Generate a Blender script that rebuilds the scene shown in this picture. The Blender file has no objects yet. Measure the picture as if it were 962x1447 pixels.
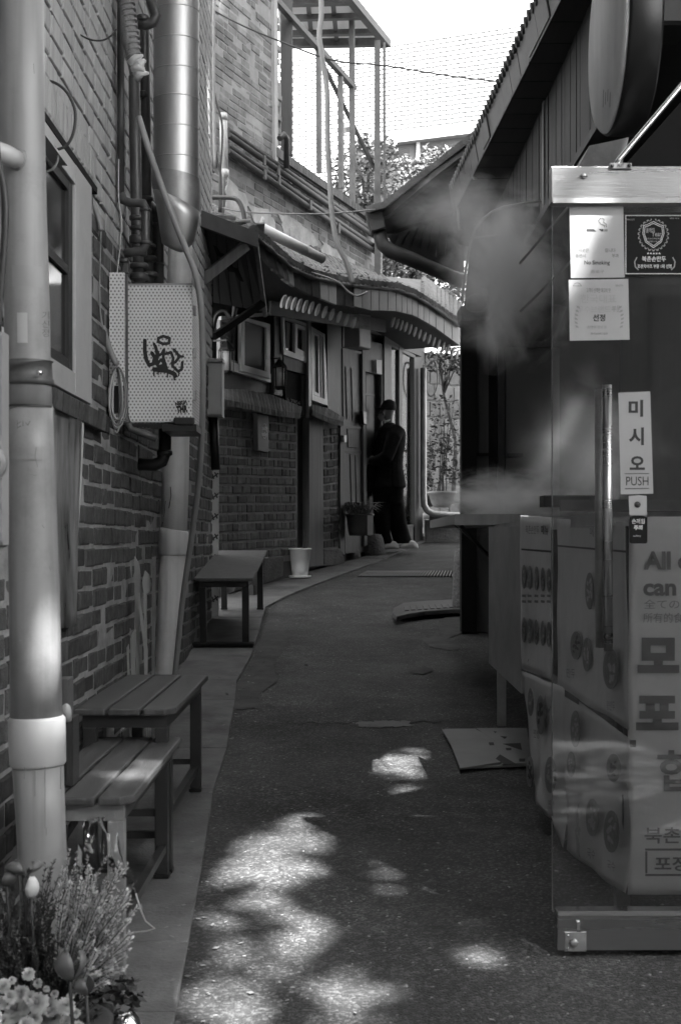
import bpy, bmesh, math, random
from mathutils import Vector, Matrix, noise
random.seed(7)
R = random.Random(11)
S = bpy.context.scene
COL = S.collection
V = Vector
# ---------------------------------------------------------------- camera
EYE = 1.48            # metres above the asphalt under the camera
F, CX, HY = 2010.0, 481.0, 765.0     # 50 mm lens measured on the 962x1447 photograph
cam = bpy.data.cameras.new("camera")
cam.sensor_fit = 'VERTICAL'; cam.sensor_height = 36.0; cam.sensor_width = 24.0
cam.lens = F / 1447.0 * 36.0
cam.shift_y = (HY - 723.5) / 1447.0
cam.clip_start = 0.05; cam.clip_end = 600
cam.dof.use_dof = True; cam.dof.focus_distance = 8.0; cam.dof.aperture_fstop = 9.0
camo = bpy.data.objects.new("camera", cam); COL.objects.link(camo)
camo.location = (0, 0, EYE); camo.rotation_euler = (math.radians(90), 0, 0)
S.camera = camo
# ---------------------------------------------------------------- light
SUN = V((0.28, -0.52, 0.80)).normalized()          # direction towards the sun
W = bpy.data.worlds.new("World"); S.world = W; W.use_nodes = True
wn = W.node_tree; bg = wn.nodes['Background']
sky = wn.nodes.new('ShaderNodeTexSky'); sky.sky_type = 'NISHITA'; sky.sun_disc = False
sky.sun_elevation = math.asin(SUN.z); sky.sun_rotation = math.atan2(SUN.x, SUN.y)
sky.air_density = 1.0; sky.dust_density = 2.5
bw = wn.nodes.new('ShaderNodeRGBToBW')
wn.links.new(sky.outputs[0], bw.inputs[0]); wn.links.new(bw.outputs[0], bg.inputs[0])
bg.inputs[1].default_value = 0.15
sl = bpy.data.lights.new("sun", 'SUN'); sl.energy = 4.0; sl.angle = math.radians(0.6)
so = bpy.data.objects.new("sun", sl); COL.objects.link(so)
so.rotation_euler = SUN.to_track_quat('Z', 'Y').to_euler()
S.view_settings.view_transform = 'Standard'; S.view_settings.look = 'None'
S.view_settings.gamma = 1.0; S.view_settings.exposure = 3.15
S.cycles.max_bounces = 8; S.cycles.transparent_max_bounces = 24
S.cycles.volume_bounces = 4; S.cycles.volume_step_rate = 1.0
S.cycles.use_denoising = True
S.cycles.sample_clamp_indirect = 4.0

# ---------------------------------------------------------------- placing: rays of the survey against real planes
def at(px, py, Y):
    return V(((px - CX) / F * Y, Y, EYE + (HY - py) / F * Y))
SLOPE = 0.085
def gz(Y): return SLOPE * Y
def G(px, py, d=0.0):
    Y = (EYE - d) / ((py - HY) / F + SLOPE)
    return V(((px - CX) / F * Y, Y, gz(Y) + d))
class Plane:
    def __init__(s, n, p): s.n = V(n).normalized(); s.c = s.n.dot(V(p))
    def hit(s, px, py, d=0.0):
        o = V((0, 0, EYE)); r = V(((px - CX) / F, 1, (HY - py) / F))
        return o + r * ((s.c + d - s.n.dot(o)) / s.n.dot(r))
def front(Y): return Plane((0, -1, 0), (0, Y, 0))
LW = Plane((1, 0, 0), (-0.95, 0, 0))                 # near left brick wall
HF = Plane((1, -0.36, 0), (-0.76, 12.5, 0))          # facade of the old house
UW = Plane((1, -0.36, 0), (-1.153, 12.8, 0))         # upper brick building
PP = Plane((-1, -0.062, 0), (0.81, 3.98, 0))         # stall side with posters

# ---------------------------------------------------------------- object helpers
def tag(o, label=None, cat=None, group=None, kind=None):
    if label: o['label'] = label
    if cat: o['category'] = cat
    if group: o['group'] = group
    if kind: o['kind'] = kind
    return o
def empty(name, loc, label=None, cat=None, group=None, kind=None):
    o = bpy.data.objects.new(name, None); COL.objects.link(o); o.location = loc
    o.empty_display_size = 0.1
    return tag(o, label, cat, group, kind)
def link(name, me, parent=None):
    o = bpy.data.objects.new(name, me); COL.objects.link(o)
    if parent is not None:
        o.parent = parent
        w = V((0, 0, 0)); p = parent
        while p is not None: w += p.location; p = p.parent
        o.location = -w
    return o
class MB:
    def __init__(s): s.v = []; s.f = []; s.sm = []
    def add(s, vs, fs, smooth=False):
        b = len(s.v); s.v += [tuple(v) for v in vs]
        s.f += [tuple(b + i for i in f) for f in fs]; s.sm += [smooth] * len(fs)
        return s
    def box(s, a, b):
        x0, y0, z0 = a; x1, y1, z1 = b
        return s.hexa([(x0,y0,z0),(x1,y0,z0),(x1,y1,z0),(x0,y1,z0),(x0,y0,z1),(x1,y0,z1),(x1,y1,z1),(x0,y1,z1)])
    def hexa(s, p):
        return s.add(p, [(0,3,2,1),(4,5,6,7),(0,1,5,4),(1,2,6,5),(2,3,7,6),(3,0,4,7)])
    def prism(s, pts, off):
        n = len(pts); off = V(off)
        vs = [V(p) for p in pts] + [V(p) + off for p in pts]
        return s.add(vs, [tuple(range(n)), tuple(range(2*n-1, n-1, -1))] + [(i, n+i, n+(i+1) % n, (i+1) % n) for i in range(n)])
    def slab(s, pl, pts, d, th, bev=0.0):
        fr = [pl.hit(x, y, d) for x, y in pts]
        if bev:
            c = sum(fr, V((0,0,0))) / len(fr)
            inner = [p + (c - p).normalized() * bev * 1.4 for p in fr]
            mid = [p - pl.n * bev for p in fr]; bk = [p - pl.n * th for p in fr]
            n = len(fr)
            f = [tuple(range(n))]
            for k in range(2): f += [(k*n+i, (k+1)*n+i, (k+1)*n+(i+1) % n, k*n+(i+1) % n) for i in range(n)]
            f.append(tuple(range(3*n-1, 2*n-1, -1)))
            return s.add(inner + mid + bk, f)
        return s.prism(fr, -pl.n * th)
    def rect(s, pl, x0, y0, x1, y1, d, th, bev=0.0):
        return s.slab(pl, [(x0,y0),(x1,y0),(x1,y1),(x0,y1)], d, th, bev)
    def tube(s, pts, r, seg=10, cap=True, smooth=True):
        pts = [V(p) for p in pts]; n = len(pts)
        rs = r if isinstance(r, (list, tuple)) else [r] * n
        vs = []; fs = []
        t0 = (pts[1] - pts[0]).normalized()
        up = V((0, 0, 1)) if abs(t0.z) < 0.9 else V((1, 0, 0))
        u = t0.cross(up).normalized()
        for i, p in enumerate(pts):
            if i == 0: t = pts[1] - p
            elif i == n-1: t = p - pts[i-1]
            else: t = (pts[i+1] - p).normalized() + (p - pts[i-1]).normalized()
            t = t.normalized() if t.length > 1e-9 else t0
            u = (u - t * u.dot(t)).normalized(); w = t.cross(u)
            for k in range(seg):
                a = 2*math.pi*k/seg
                vs.append(p + (u*math.cos(a) + w*math.sin(a)) * rs[i])
        for i in range(n-1):
            for k in range(seg):
                k2 = (k+1) % seg
                fs.append((i*seg+k, i*seg+k2, (i+1)*seg+k2, (i+1)*seg+k))
        s.add(vs, fs, smooth)
        if cap:
            s.add(vs[:seg], [tuple(range(seg-1, -1, -1))]); s.add(vs[-seg:], [tuple(range(seg))])
        return s
    def loft(s, rings, smooth=True, cap=True):
        """rings: lists of equal numbers of points"""
        n = len(rings[0]); vs = [p for r in rings for p in r]; fs = []
        for i in range(len(rings)-1):
            for k in range(n):
                k2 = (k+1) % n
                fs.append((i*n+k, i*n+k2, (i+1)*n+k2, (i+1)*n+k))
        if cap: fs += [tuple(range(n-1, -1, -1)), tuple((len(rings)-1)*n + i for i in range(n))]
        return s.add(vs, fs, smooth)
    def lathe(s, c, prof, seg=20, smooth=True, axis=(0,0,1)):
        """prof: (radius, height) from c along axis"""
        ax = V(axis).normalized(); c = V(c)
        u = ax.orthogonal().normalized(); w = ax.cross(u)
        rings = [[c + ax*h + (u*math.cos(2*math.pi*k/seg) + w*math.sin(2*math.pi*k/seg))*max(r, 1e-4) for k in range(seg)] for r, h in prof]
        return s.loft(rings, smooth)
    def bar(s, a, b, w, h=None, up=(0,0,1)):
        """square bar from a to b"""
        h = h or w; a, b = V(a), V(b); t = (b-a).normalized()
        u = t.cross(V(up))
        u = u.normalized() if u.length > 1e-4 else V((1,0,0))
        q = u.cross(t).normalized()
        c = [(-w/2,-h/2),(w/2,-h/2),(w/2,h/2),(-w/2,h/2)]
        return s.hexa([a+u*x+q*y for x, y in c] + [b+u*x+q*y for x, y in c])
    def build(s, name, mat, parent=None, bevel=0.0, smooth=None):
        me = bpy.data.meshes.new(name); me.from_pydata(s.v, [], s.f)
        me.materials.append(mat)
        me.polygons.foreach_set('use_smooth', s.sm if smooth is None else [smooth]*len(s.f))
        bm = bmesh.new(); bm.from_mesh(me)
        bmesh.ops.remove_doubles(bm, verts=bm.verts, dist=1e-6)
        bmesh.ops.recalc_face_normals(bm, faces=bm.faces)
        if bevel:
            ed = [e for e in bm.edges if len(e.link_faces) == 2 and e.calc_face_angle(0) > 0.6]
            bmesh.ops.bevel(bm, geom=ed, offset=bevel, segments=2, profile=0.6, affect='EDGES', clamp_overlap=True)
        bm.to_mesh(me); bm.free()
        return link(name, me, parent)

# ---------------------------------------------------------------- materials (the photograph is black and white: every colour is a grey)
def newmat(name):
    m = bpy.data.materials.new(name); m.use_nodes = True
    return m, m.node_tree, m.node_tree.nodes['Principled BSDF']
def rgba(v): return (v, v, v, 1)
def pm(name, v, rough=0.7, metal=0.0, var=0.25, scale=6.0, bump=0.25, bscale=90.0, rnd=0.0, stretch=(1,1,1), streak=0.0, spec=0.5, dirt=0.0, bdist=0.004, alpha=1.0):
    m, nt, b = newmat(name); N = nt.nodes.new; L = nt.links.new
    geo = N('ShaderNodeNewGeometry'); mp = N('ShaderNodeMapping'); mp.inputs['Scale'].default_value = stretch
    L(geo.outputs['Position'], mp.inputs[0])
    n1 = N('ShaderNodeTexNoise'); n1.inputs['Scale'].default_value = scale; n1.inputs['Detail'].default_value = 6; n1.inputs['Roughness'].default_value = 0.65
    L(mp.outputs[0], n1.inputs[0])
    r = N('ShaderNodeMapRange'); r.inputs[1].default_value = 0.25; r.inputs[2].default_value = 0.75
    r.inputs[3].default_value = 1 - var; r.inputs[4].default_value = 1 + var
    L(n1.outputs[0], r.inputs[0])
    cur = r.outputs[0]
    def mul(a, bb):
        k = N('ShaderNodeMath'); k.operation = 'MULTIPLY'
        if isinstance(a, float): k.inputs[0].default_value = a
        else: L(a, k.inputs[0])
        if isinstance(bb, float): k.inputs[1].default_value = bb
        else: L(bb, k.inputs[1])
        return k.outputs[0]
    if rnd:
        oi = N('ShaderNodeObjectInfo'); rr = N('ShaderNodeMapRange')
        rr.inputs[3].default_value = 1-rnd; rr.inputs[4].default_value = 1+rnd
        L(oi.outputs['Random'], rr.inputs[0]); cur = mul(cur, rr.outputs[0])
    if streak:
        m2 = N('ShaderNodeMapping'); m2.inputs['Scale'].default_value = (30, 30, 1.2); L(geo.outputs['Position'], m2.inputs[0])
        n3 = N('ShaderNodeTexNoise'); n3.inputs['Scale'].default_value = 1.0; n3.inputs['Detail'].default_value = 4; L(m2.outputs[0], n3.inputs[0])
        q = N('ShaderNodeMapRange'); q.inputs[1].default_value = 0.45; q.inputs[2].default_value = 0.75; q.inputs[3].default_value = 1; q.inputs[4].default_value = 1-streak
        L(n3.outputs[0], q.inputs[0]); cur = mul(cur, q.outputs[0])
    if dirt:
        n4 = N('ShaderNodeTexNoise'); n4.inputs['Scale'].default_value = 2.3; n4.inputs['Detail'].default_value = 8; n4.inputs['Roughness'].default_value = 0.75; L(geo.outputs['Position'], n4.inputs[0])
        q = N('ShaderNodeMapRange'); q.inputs[1].default_value = 0.5; q.inputs[2].default_value = 0.72; q.inputs[3].default_value = 1; q.inputs[4].default_value = 1-dirt
        L(n4.outputs[0], q.inputs[0]); cur = mul(cur, q.outputs[0])
    L(mul(cur, float(v)), b.inputs['Base Color'])
    b.inputs['Roughness'].default_value = rough; b.inputs['Metallic'].default_value = metal
    b.inputs['Specular IOR Level'].default_value = spec
    if rough < 0.6:
        q = N('ShaderNodeMapRange'); q.inputs[3].default_value = max(0.02, rough-0.12); q.inputs[4].default_value = rough+0.15
        L(n1.outputs[0], q.inputs[0]); L(q.outputs[0], b.inputs['Roughness'])
    if bump:
        n2 = N('ShaderNodeTexNoise'); n2.inputs['Scale'].default_value = bscale; n2.inputs['Detail'].default_value = 4
        L(mp.outputs[0], n2.inputs[0])
        bp = N('ShaderNodeBump'); bp.inputs['Strength'].default_value = bump; bp.inputs['Distance'].default_value = bdist
        L(n2.outputs[0], bp.inputs['Height']); L(bp.outputs[0], b.inputs['Normal'])
    return m
M = {}
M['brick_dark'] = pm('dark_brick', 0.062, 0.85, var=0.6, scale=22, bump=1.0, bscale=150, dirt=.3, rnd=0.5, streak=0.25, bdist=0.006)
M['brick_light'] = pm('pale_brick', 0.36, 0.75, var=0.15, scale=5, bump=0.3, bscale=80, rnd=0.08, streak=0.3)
M['brick_up'] = pm('upper_brick', 0.20, 0.85, var=0.35, scale=6, bump=0.5, bscale=90, rnd=0.22, streak=0.25, dirt=0.2)
M['brick_house'] = pm('house_brick', 0.13, 0.85, var=0.6, scale=14, bump=0.8, bscale=110, rnd=0.45, streak=0.3, bdist=0.008)
M['mortar_light'] = pm('light_mortar', 0.27, 0.95, var=0.4, scale=9, bump=0.8, bscale=70, bdist=0.008)
M['worn_patch'] = pm('worn_patch', 0.065, 0.95, var=0.4, scale=9, bump=0.9, bscale=160, dirt=0.5)
M['mortar_dark'] = pm('dark_mortar', 0.06, 0.95, var=0.4, scale=9, bump=0.8, bscale=70)
M['mortar_up'] = pm('upper_mortar', 0.30, 0.95, var=0.3, scale=3, bump=0.6, bscale=70, dirt=0.2)
M['plaster'] = pm('worn_plaster', 0.42, 0.9, var=0.45, scale=3.5, bump=0.6, bscale=30, dirt=0.45, bdist=0.01)
M['pipe_brown'] = pm('painted_wall_pipe', 0.055, 0.6, var=.4, bump=.2)
M['shade_block_pale'] = pm('pale_shade_block', 0.62, 0.9, var=0.1, scale=1, bump=0.2)
M['coping'] = pm('coping_clay', 0.20, 0.85, var=0.4, scale=12, bump=0.5, rnd=0.25)
M['ink_faint'] = pm('sun_faded_ink', 0.31, 0.7, var=0.05, bump=0.0)
M['pvc'] = pm('grey_pvc', 0.27, 0.42, var=0.07, scale=4, bump=0.08, bscale=20, streak=0.3, dirt=0.35)
M['pvc_lifted'] = pm('lifted_pvc', 0.52, 0.45, var=0.10, scale=4, bump=0.08, bscale=20, streak=0.25, dirt=0.25)  # copy of the pvc, lightened to offset the shade on the second drain pipe
M['pvc_white'] = pm('white_pvc', 0.42, 0.35, var=0.06, scale=3, bump=0.05, dirt=0.08)
M['tin'] = pm('galvanised_tin', 0.55, 0.48, 1.0, var=0.12, scale=5, bump=0.12, bscale=9, stretch=(1,1,0.4), bdist=0.01)
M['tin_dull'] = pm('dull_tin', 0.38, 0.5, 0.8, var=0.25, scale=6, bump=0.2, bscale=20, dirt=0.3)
M['steel'] = pm('brushed_steel', 0.36, 0.27, 1.0, var=0.06, scale=3, bump=0.10, bscale=60, stretch=(0.3,1,6))
M['chrome'] = pm('chrome', 0.8, 0.1, 1.0, var=0.03, bump=0.0)
M['dark_pipe'] = pm('painted_dark_pipe', 0.05, 0.42, var=0.35, scale=8, bump=0.25, bscale=60)
M['lag'] = pm('pipe_lagging', 0.20, 0.6, var=0.4, scale=9, bump=0.9, bscale=35, bdist=0.01)
M['black'] = pm('black_plastic', 0.012, 0.4, var=0.2, bump=0.1)
M['black_matt'] = pm('black_matt', 0.009, 0.9, spec=0.2, var=0.2, bump=0.1)
M['cable'] = pm('grey_cable', 0.20, 0.5, var=0.1, bump=0.0)
M['cable_dark'] = pm('dark_cable', 0.03, 0.5, var=0.1, bump=0.0)
M['cable_light'] = pm('light_cable', 0.42, 0.5, var=0.1, bump=0.0)
M['box_grey'] = pm('painted_grey_box', 0.26, 0.5, var=0.1, scale=4, bump=0.05, dirt=0.2)
M['white_paint'] = pm('white_frame', 0.80, 0.45, var=0.06, scale=4, bump=0.05, dirt=0.15)
M['paint_dull'] = pm('weathered_white_frame', 0.38, 0.55, var=0.12, scale=4, bump=0.1, dirt=0.2)
M['wood_dark'] = pm('dark_stained_wood', 0.030, 0.55, var=0.4, scale=3, bump=0.4, bscale=40, stretch=(6,6,0.5))
M['wood_mid'] = pm('brown_wood', 0.075, 0.6, var=0.4, scale=3, bump=0.4, bscale=30, stretch=(8,8,0.6))
M['wood_post'] = pm('worn_wood_post', 0.12, 0.65, var=0.35, scale=2.5, bump=0.4, bscale=20, stretch=(9,9,0.5), streak=0.25)
M['wood_bench'] = pm('bench_plank', 0.055, 0.5, var=0.5, scale=3, bump=0.35, bscale=30, stretch=(10,0.7,10), rnd=0.12, dirt=0.25)
M['bench_frame'] = pm('black_iron_frame', 0.02, 0.4, var=0.3, bump=0.15, bscale=50)
M['asphalt_patch'] = pm('cement_patch', 0.16, 0.95, var=0.35, scale=5, bump=0.8, bscale=120, dirt=0.4)
M['concrete'] = pm('concrete', 0.12, 0.9, var=0.45, scale=4, bump=0.9, bscale=90, dirt=0.6)
M['stone'] = pm('stone_footing', 0.16, 0.95, var=0.4, scale=7, bump=1.0, bscale=45, bdist=0.02)
M['tile'] = pm('roof_tile', 0.11, 0.8, var=0.4, scale=5, bump=0.5, bscale=60, rnd=0.2, dirt=0.3)
M['tile_end'] = pm('pale_tile_end', 0.62, 0.8, var=0.3, scale=12, bump=0.3)
M['glass_dark'] = pm('dark_window_glass', 0.015, 0.12, var=0.3, scale=2, bump=0.02, bscale=3, spec=0.35)
M['curtain'] = pm('grey_screen', 0.06, 0.6, var=0.2, scale=2, bump=0.3, bscale=200)
M['curtain_pale'] = pm('pale_curtain', 0.30, 0.8, var=0.2, scale=2, bump=0.3, stretch=(8,8,0.3))
M['suit'] = pm('black_cloth', 0.018, 0.95, spec=0.1, var=0.4, scale=10, bump=0.6, bscale=24, bdist=0.012)
M['suit_lower'] = pm('black_trouser_cloth', 0.010, 0.95, spec=0.1, var=0.3, scale=10, bump=0.6, bscale=18, bdist=0.012)
M['skin'] = pm('skin', 0.17, 0.5, var=0.1, scale=12, bump=0.05)
M['hair'] = pm('cap_felt', 0.02, 0.9, var=0.3, bump=0.3)
M['mask'] = pm('face_mask', 0.5, 0.9, var=0.05, bump=0.1)
M['shoe'] = pm('white_shoe', 0.5, 0.7, var=0.15, scale=20, bump=0.2)
M['leaf'] = pm('leaf', 0.12, 0.5, var=0.45, scale=3, bump=0.0)
M['leaf_dark'] = pm('dark_leaf', 0.035, 0.55, var=0.5, scale=5, bump=0.0)
M['leaf_grey'] = pm('grey_green_leaf', 0.13, 0.6, var=0.5, scale=9, bump=0.0)
M['heather'] = pm('pale_heather_bloom', 0.42, 0.7, var=0.35, scale=14, bump=0.0)
M['petal'] = pm('pale_petal', 0.60, 0.6, var=0.15, scale=25, bump=0.0)
M['petal_grey'] = pm('tulip_petal', 0.12, 0.5, var=0.25, scale=25, bump=0.0, stretch=(1,1,0.3))
M['bark'] = pm('bark', 0.06, 0.9, var=0.4, bump=0.8, bscale=30)
M['pot_dark'] = pm('dark_pot', 0.04, 0.5, var=0.2, bump=0.2)
M['pot_mid'] = pm('glazed_pot', 0.20, 0.3, var=0.3, scale=4, bump=0.1)
M['pot_white'] = pm('white_pot', 0.85, 0.45, var=0.06, scale=6, bump=0.05, dirt=0.1)
M['card'] = pm('cardboard', 0.26, 0.85, var=0.12, scale=4, bump=0.15, dirt=0.1)
M['ink'] = pm('printed_ink', 0.03, 0.7, var=0.1, bump=0.0)
M['ink_mid'] = pm('faded_ink', 0.14, 0.7, var=0.1, bump=0.0)
M['ink_soft'] = pm('pale_ink', 0.24, 0.7, var=0.1, bump=0.0)
M['ink_white'] = pm('white_print', 0.65, 0.6, var=0.05, bump=0.0)
M['paper'] = pm('white_sticker_sheet', 0.36, 0.85, spec=.2, var=0.06, scale=6, bump=0.05)
M['paper_black'] = pm('black_sticker_sheet', 0.010, 0.7, spec=.15, var=0.1, bump=0.0)
M['banner'] = pm('banner_cloth', 0.58, 0.5, var=0.12, scale=2.5, bump=0.25, bscale=9, bdist=0.02, dirt=0.15)
M['poster'] = pm('vinyl_poster', 0.46, 0.3, var=0.18, scale=3, bump=0.35, bscale=8, bdist=0.02, dirt=0.15)
M['food'] = pm('printed_dish', 0.11, 0.4, var=1.0, scale=60, bump=0.0, dirt=.5)
M['dish_rim'] = pm('printed_plate', 0.13, 0.4, var=.3, scale=30, bump=0.0)
M['soffit'] = pm('dark_eave_board', 0.028, 0.6, var=0.35, scale=2, bump=0.3, stretch=(7,0.6,1))
M['siding'] = pm('dark_siding', 0.050, 0.65, var=0.3, scale=2, bump=0.35, bscale=30, stretch=(9,9,0.4))
M['gutter'] = pm('grey_gutter', 0.085, 0.5, 0.2, var=0.4, scale=6, bump=0.15, dirt=0.5)
M['sign_wood'] = pm('pale_sign_wood', 0.72, 0.6, var=0.22, scale=1.6, bump=0.1, bscale=14, stretch=(1,3,0.7))
M['far_white'] = pm('white_wall_tile', 0.42, 0.6, var=0.04, bump=0.0)
M['far_joint'] = pm('tile_joint', 0.035, 0.9, var=0.1, bump=0.0)
M['far_grey'] = pm('far_grey_wall', 0.10, 0.8, var=0.15, scale=1, bump=0.0)
M['block'] = pm('pale_wall_block', 0.26, 0.85, var=0.3, scale=5, bump=0.4, rnd=0.2)
M['block_joint'] = pm('block_mortar', 0.46, 0.9, var=0.1, bump=0.2)
M['marker'] = pm('marker_ink', 0.010, 0.6, var=0.1, bump=0.0)

def asphalt():
    m, nt, b = newmat('asphalt'); N = nt.nodes.new; L = nt.links.new
    geo = N('ShaderNodeNewGeometry')
    def nz(sc, det=4, ro=0.6):
        n = N('ShaderNodeTexNoise'); n.inputs['Scale'].default_value = sc; n.inputs['Detail'].default_value = det; n.inputs['Roughness'].default_value = ro
        L(geo.outputs['Position'], n.inputs[0]); return n.outputs[0]
    def mr(x, a, bb, c, d):
        r = N('ShaderNodeMapRange'); r.inputs[1].default_value = a; r.inputs[2].default_value = bb; r.inputs[3].default_value = c; r.inputs[4].default_value = d
        L(x, r.inputs[0]); return r.outputs[0]
    def mu(a, c):
        k = N('ShaderNodeMath'); k.operation = 'MULTIPLY'; L(a, k.inputs[0])
        if isinstance(c, float): k.inputs[1].default_value = c
        else: L(c, k.inputs[1])
        return k.outputs[0]
    vo = N('ShaderNodeTexVoronoi'); vo.inputs['Scale'].default_value = 120; L(geo.outputs['Position'], vo.inputs[0])
    sepv = N('ShaderNodeSeparateColor'); L(vo.outputs['Color'], sepv.inputs[0])
    stone = mr(sepv.outputs[0], 0.55, 1.0, 0.75, 2.4)
    stone2 = mr(sepv.outputs[1], 0.975, 0.99, 1.0, 3.2)
    base = mu(mu(mu(mu(stone, stone2), mr(nz(1.1, 6), 0.3, 0.7, 0.72, 1.35)), mr(nz(6, 5), 0.3, 0.7, 0.85, 1.2)), 0.034)
    cr = N('ShaderNodeTexVoronoi'); cr.feature = 'DISTANCE_TO_EDGE'; cr.inputs['Scale'].default_value = 0.9
    wp_ = N('ShaderNodeTexNoise'); wp_.inputs['Scale'].default_value = 5; wp_.inputs['Detail'].default_value = 5; L(geo.outputs['Position'], wp_.inputs[0])
    ad = N('ShaderNodeVectorMath'); ad.operation = 'MULTIPLY_ADD'; L(wp_.outputs['Color'], ad.inputs[0]); ad.inputs[1].default_value = (.5,.5,.5); L(geo.outputs['Position'], ad.inputs[2]); L(ad.outputs[0], cr.inputs[0])
    crk = mr(cr.outputs['Distance'], 0.0, 0.006, 0.35, 1.0)
    base = mu(mu(base, crk), mr(nz(2.7, 9, .8), 0.42, 0.66, 0.8, 1.5))
    L(base, b.inputs['Base Color']); b.inputs['Roughness'].default_value = 0.75
    L(mr(nz(0.9), 0.3, 0.7, 0.55, 0.9), b.inputs['Roughness'])
    h = N('ShaderNodeMath'); h.operation = 'ADD'
    L(mr(vo.outputs['Distance'], 0.0, 0.6, 1.0, 0.0), h.inputs[0]); L(nz(260, 2), h.inputs[1])
    bp = N('ShaderNodeBump'); bp.inputs['Strength'].default_value = 0.8; bp.inputs['Distance'].default_value = 0.004
    L(h.outputs[0], bp.inputs['Height']); L(bp.outputs[0], b.inputs['Normal'])
    return m
M['asphalt'] = asphalt()
def glassmat(name, tint=0.92, refl=1.45):
    m, nt, b = newmat(name); nt.nodes.remove(b); N = nt.nodes.new; L = nt.links.new
    out = nt.nodes['Material Output']; t = N('ShaderNodeBsdfTransparent'); t.inputs[0].default_value = rgba(tint)
    g = N('ShaderNodeBsdfGlossy'); g.inputs['Roughness'].default_value = 0.03; g.inputs[0].default_value = rgba(0.9)
    fr = N('ShaderNodeFresnel'); fr.inputs[0].default_value = refl
    mx = N('ShaderNodeMixShader'); L(fr.outputs[0], mx.inputs[0]); L(t.outputs[0], mx.inputs[1]); L(g.outputs[0], mx.inputs[2]); L(mx.outputs[0], out.inputs[0])
    return m
M['glass'] = glassmat('clear_glass', 0.93, 1.6)
M['film'] = glassmat('clear_plastic_film', 0.93, 1.35)
M['shop_glass'] = glassmat('shop_window_glass', 0.9, 1.12)
def dotmat():
    """printed dot pattern of the cabinet: position along x and z of the cabinet itself"""
    m, nt, b = newmat('dotted_cabinet_paint'); N = nt.nodes.new; L = nt.links.new
    tc = N('ShaderNodeNewGeometry'); sp = N('ShaderNodeSeparateXYZ'); L(tc.outputs['Position'], sp.inputs[0])
    def mt(op, a, c=None):
        k = N('ShaderNodeMath'); k.operation = op
        for i, q in enumerate((a, c)):
            if q is None: continue
            if isinstance(q, (int, float)): k.inputs[i].default_value = q
            else: L(q, k.inputs[i])
        return k.outputs[0]
    hs = mt('ADD', sp.outputs[0], sp.outputs[1])
    u = mt('MULTIPLY', hs, 1/0.0158); v = mt('MULTIPLY', sp.outputs[2], 1/0.0262)
    def cell(du, dv):
        fu = mt('SUBTRACT', mt('FRACT', mt('ADD', u, du)), 0.5); fv = mt('SUBTRACT', mt('FRACT', mt('ADD', v, dv)), 0.5)
        fu = mt('MULTIPLY', fu, 0.62)
        return mt('SQRT', mt('ADD', mt('MULTIPLY', fu, fu), mt('MULTIPLY', fv, fv)))
    d = mt('MINIMUM', cell(0, 0), cell(0.5, 0.5))
    r = N('ShaderNodeMapRange'); r.inputs[1].default_value = 0.10; r.inputs[2].default_value = 0.2; r.inputs[3].default_value = 0.15; r.inputs[4].default_value = 0.60
    L(d, r.inputs[0])
    n = N('ShaderNodeTexNoise'); n.inputs['Scale'].default_value = 5; L(tc.outputs['Position'], n.inputs[0])
    q = mt('MULTIPLY', r.outputs[0], mt('ADD', mt('MULTIPLY', n.outputs[0], 0.3), 0.85))
    L(q, b.inputs['Base Color']); b.inputs['Roughness'].default_value = 0.5
    return m
M['dots'] = dotmat()
def steammat(name, dens, scale, seed, thr=0.45):
    m, nt, b = newmat(name); nt.nodes.remove(b); N = nt.nodes.new; L = nt.links.new
    out = nt.nodes['Material Output']; pv = N('ShaderNodeVolumePrincipled')
    pv.inputs['Color'].default_value = rgba(0.98); pv.inputs['Anisotropy'].default_value = 0.2
    tc = N('ShaderNodeTexCoord'); ln = N('ShaderNodeVectorMath'); ln.operation = 'LENGTH'; L(tc.outputs['Object'], ln.inputs[0])
    mp = N('ShaderNodeMapping'); mp.inputs['Location'].default_value = (seed, 0, seed); L(tc.outputs['Object'], mp.inputs[0])
    n = N('ShaderNodeTexNoise'); n.inputs['Scale'].default_value = scale; n.inputs['Detail'].default_value = 6; n.inputs['Roughness'].default_value = 0.62; n.inputs['Distortion'].default_value = 0.9
    L(mp.outputs[0], n.inputs[0])
    a = N('ShaderNodeMath'); a.operation = 'MULTIPLY'; L(ln.outputs['Value'], a.inputs[0]); a.inputs[1].default_value = -0.62
    b2 = N('ShaderNodeMath'); b2.operation = 'ADD'; L(n.outputs[0], b2.inputs[0]); L(a.outputs[0], b2.inputs[1])
    k = N('ShaderNodeMapRange'); k.interpolation_type = 'SMOOTHSTEP'; k.inputs[1].default_value = thr-.5; k.inputs[2].default_value = thr+.2; k.inputs[3].default_value = 0; k.inputs[4].default_value = 1
    L(b2.outputs[0], k.inputs[0])
    k2 = N('ShaderNodeMath'); k2.operation = 'MULTIPLY'; L(k.outputs[0], k2.inputs[0]); k2.inputs[1].default_value = dens
    L(k2.outputs[0], pv.inputs['Density']); L(pv.outputs[0], out.inputs['Volume'])
    return m

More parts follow.
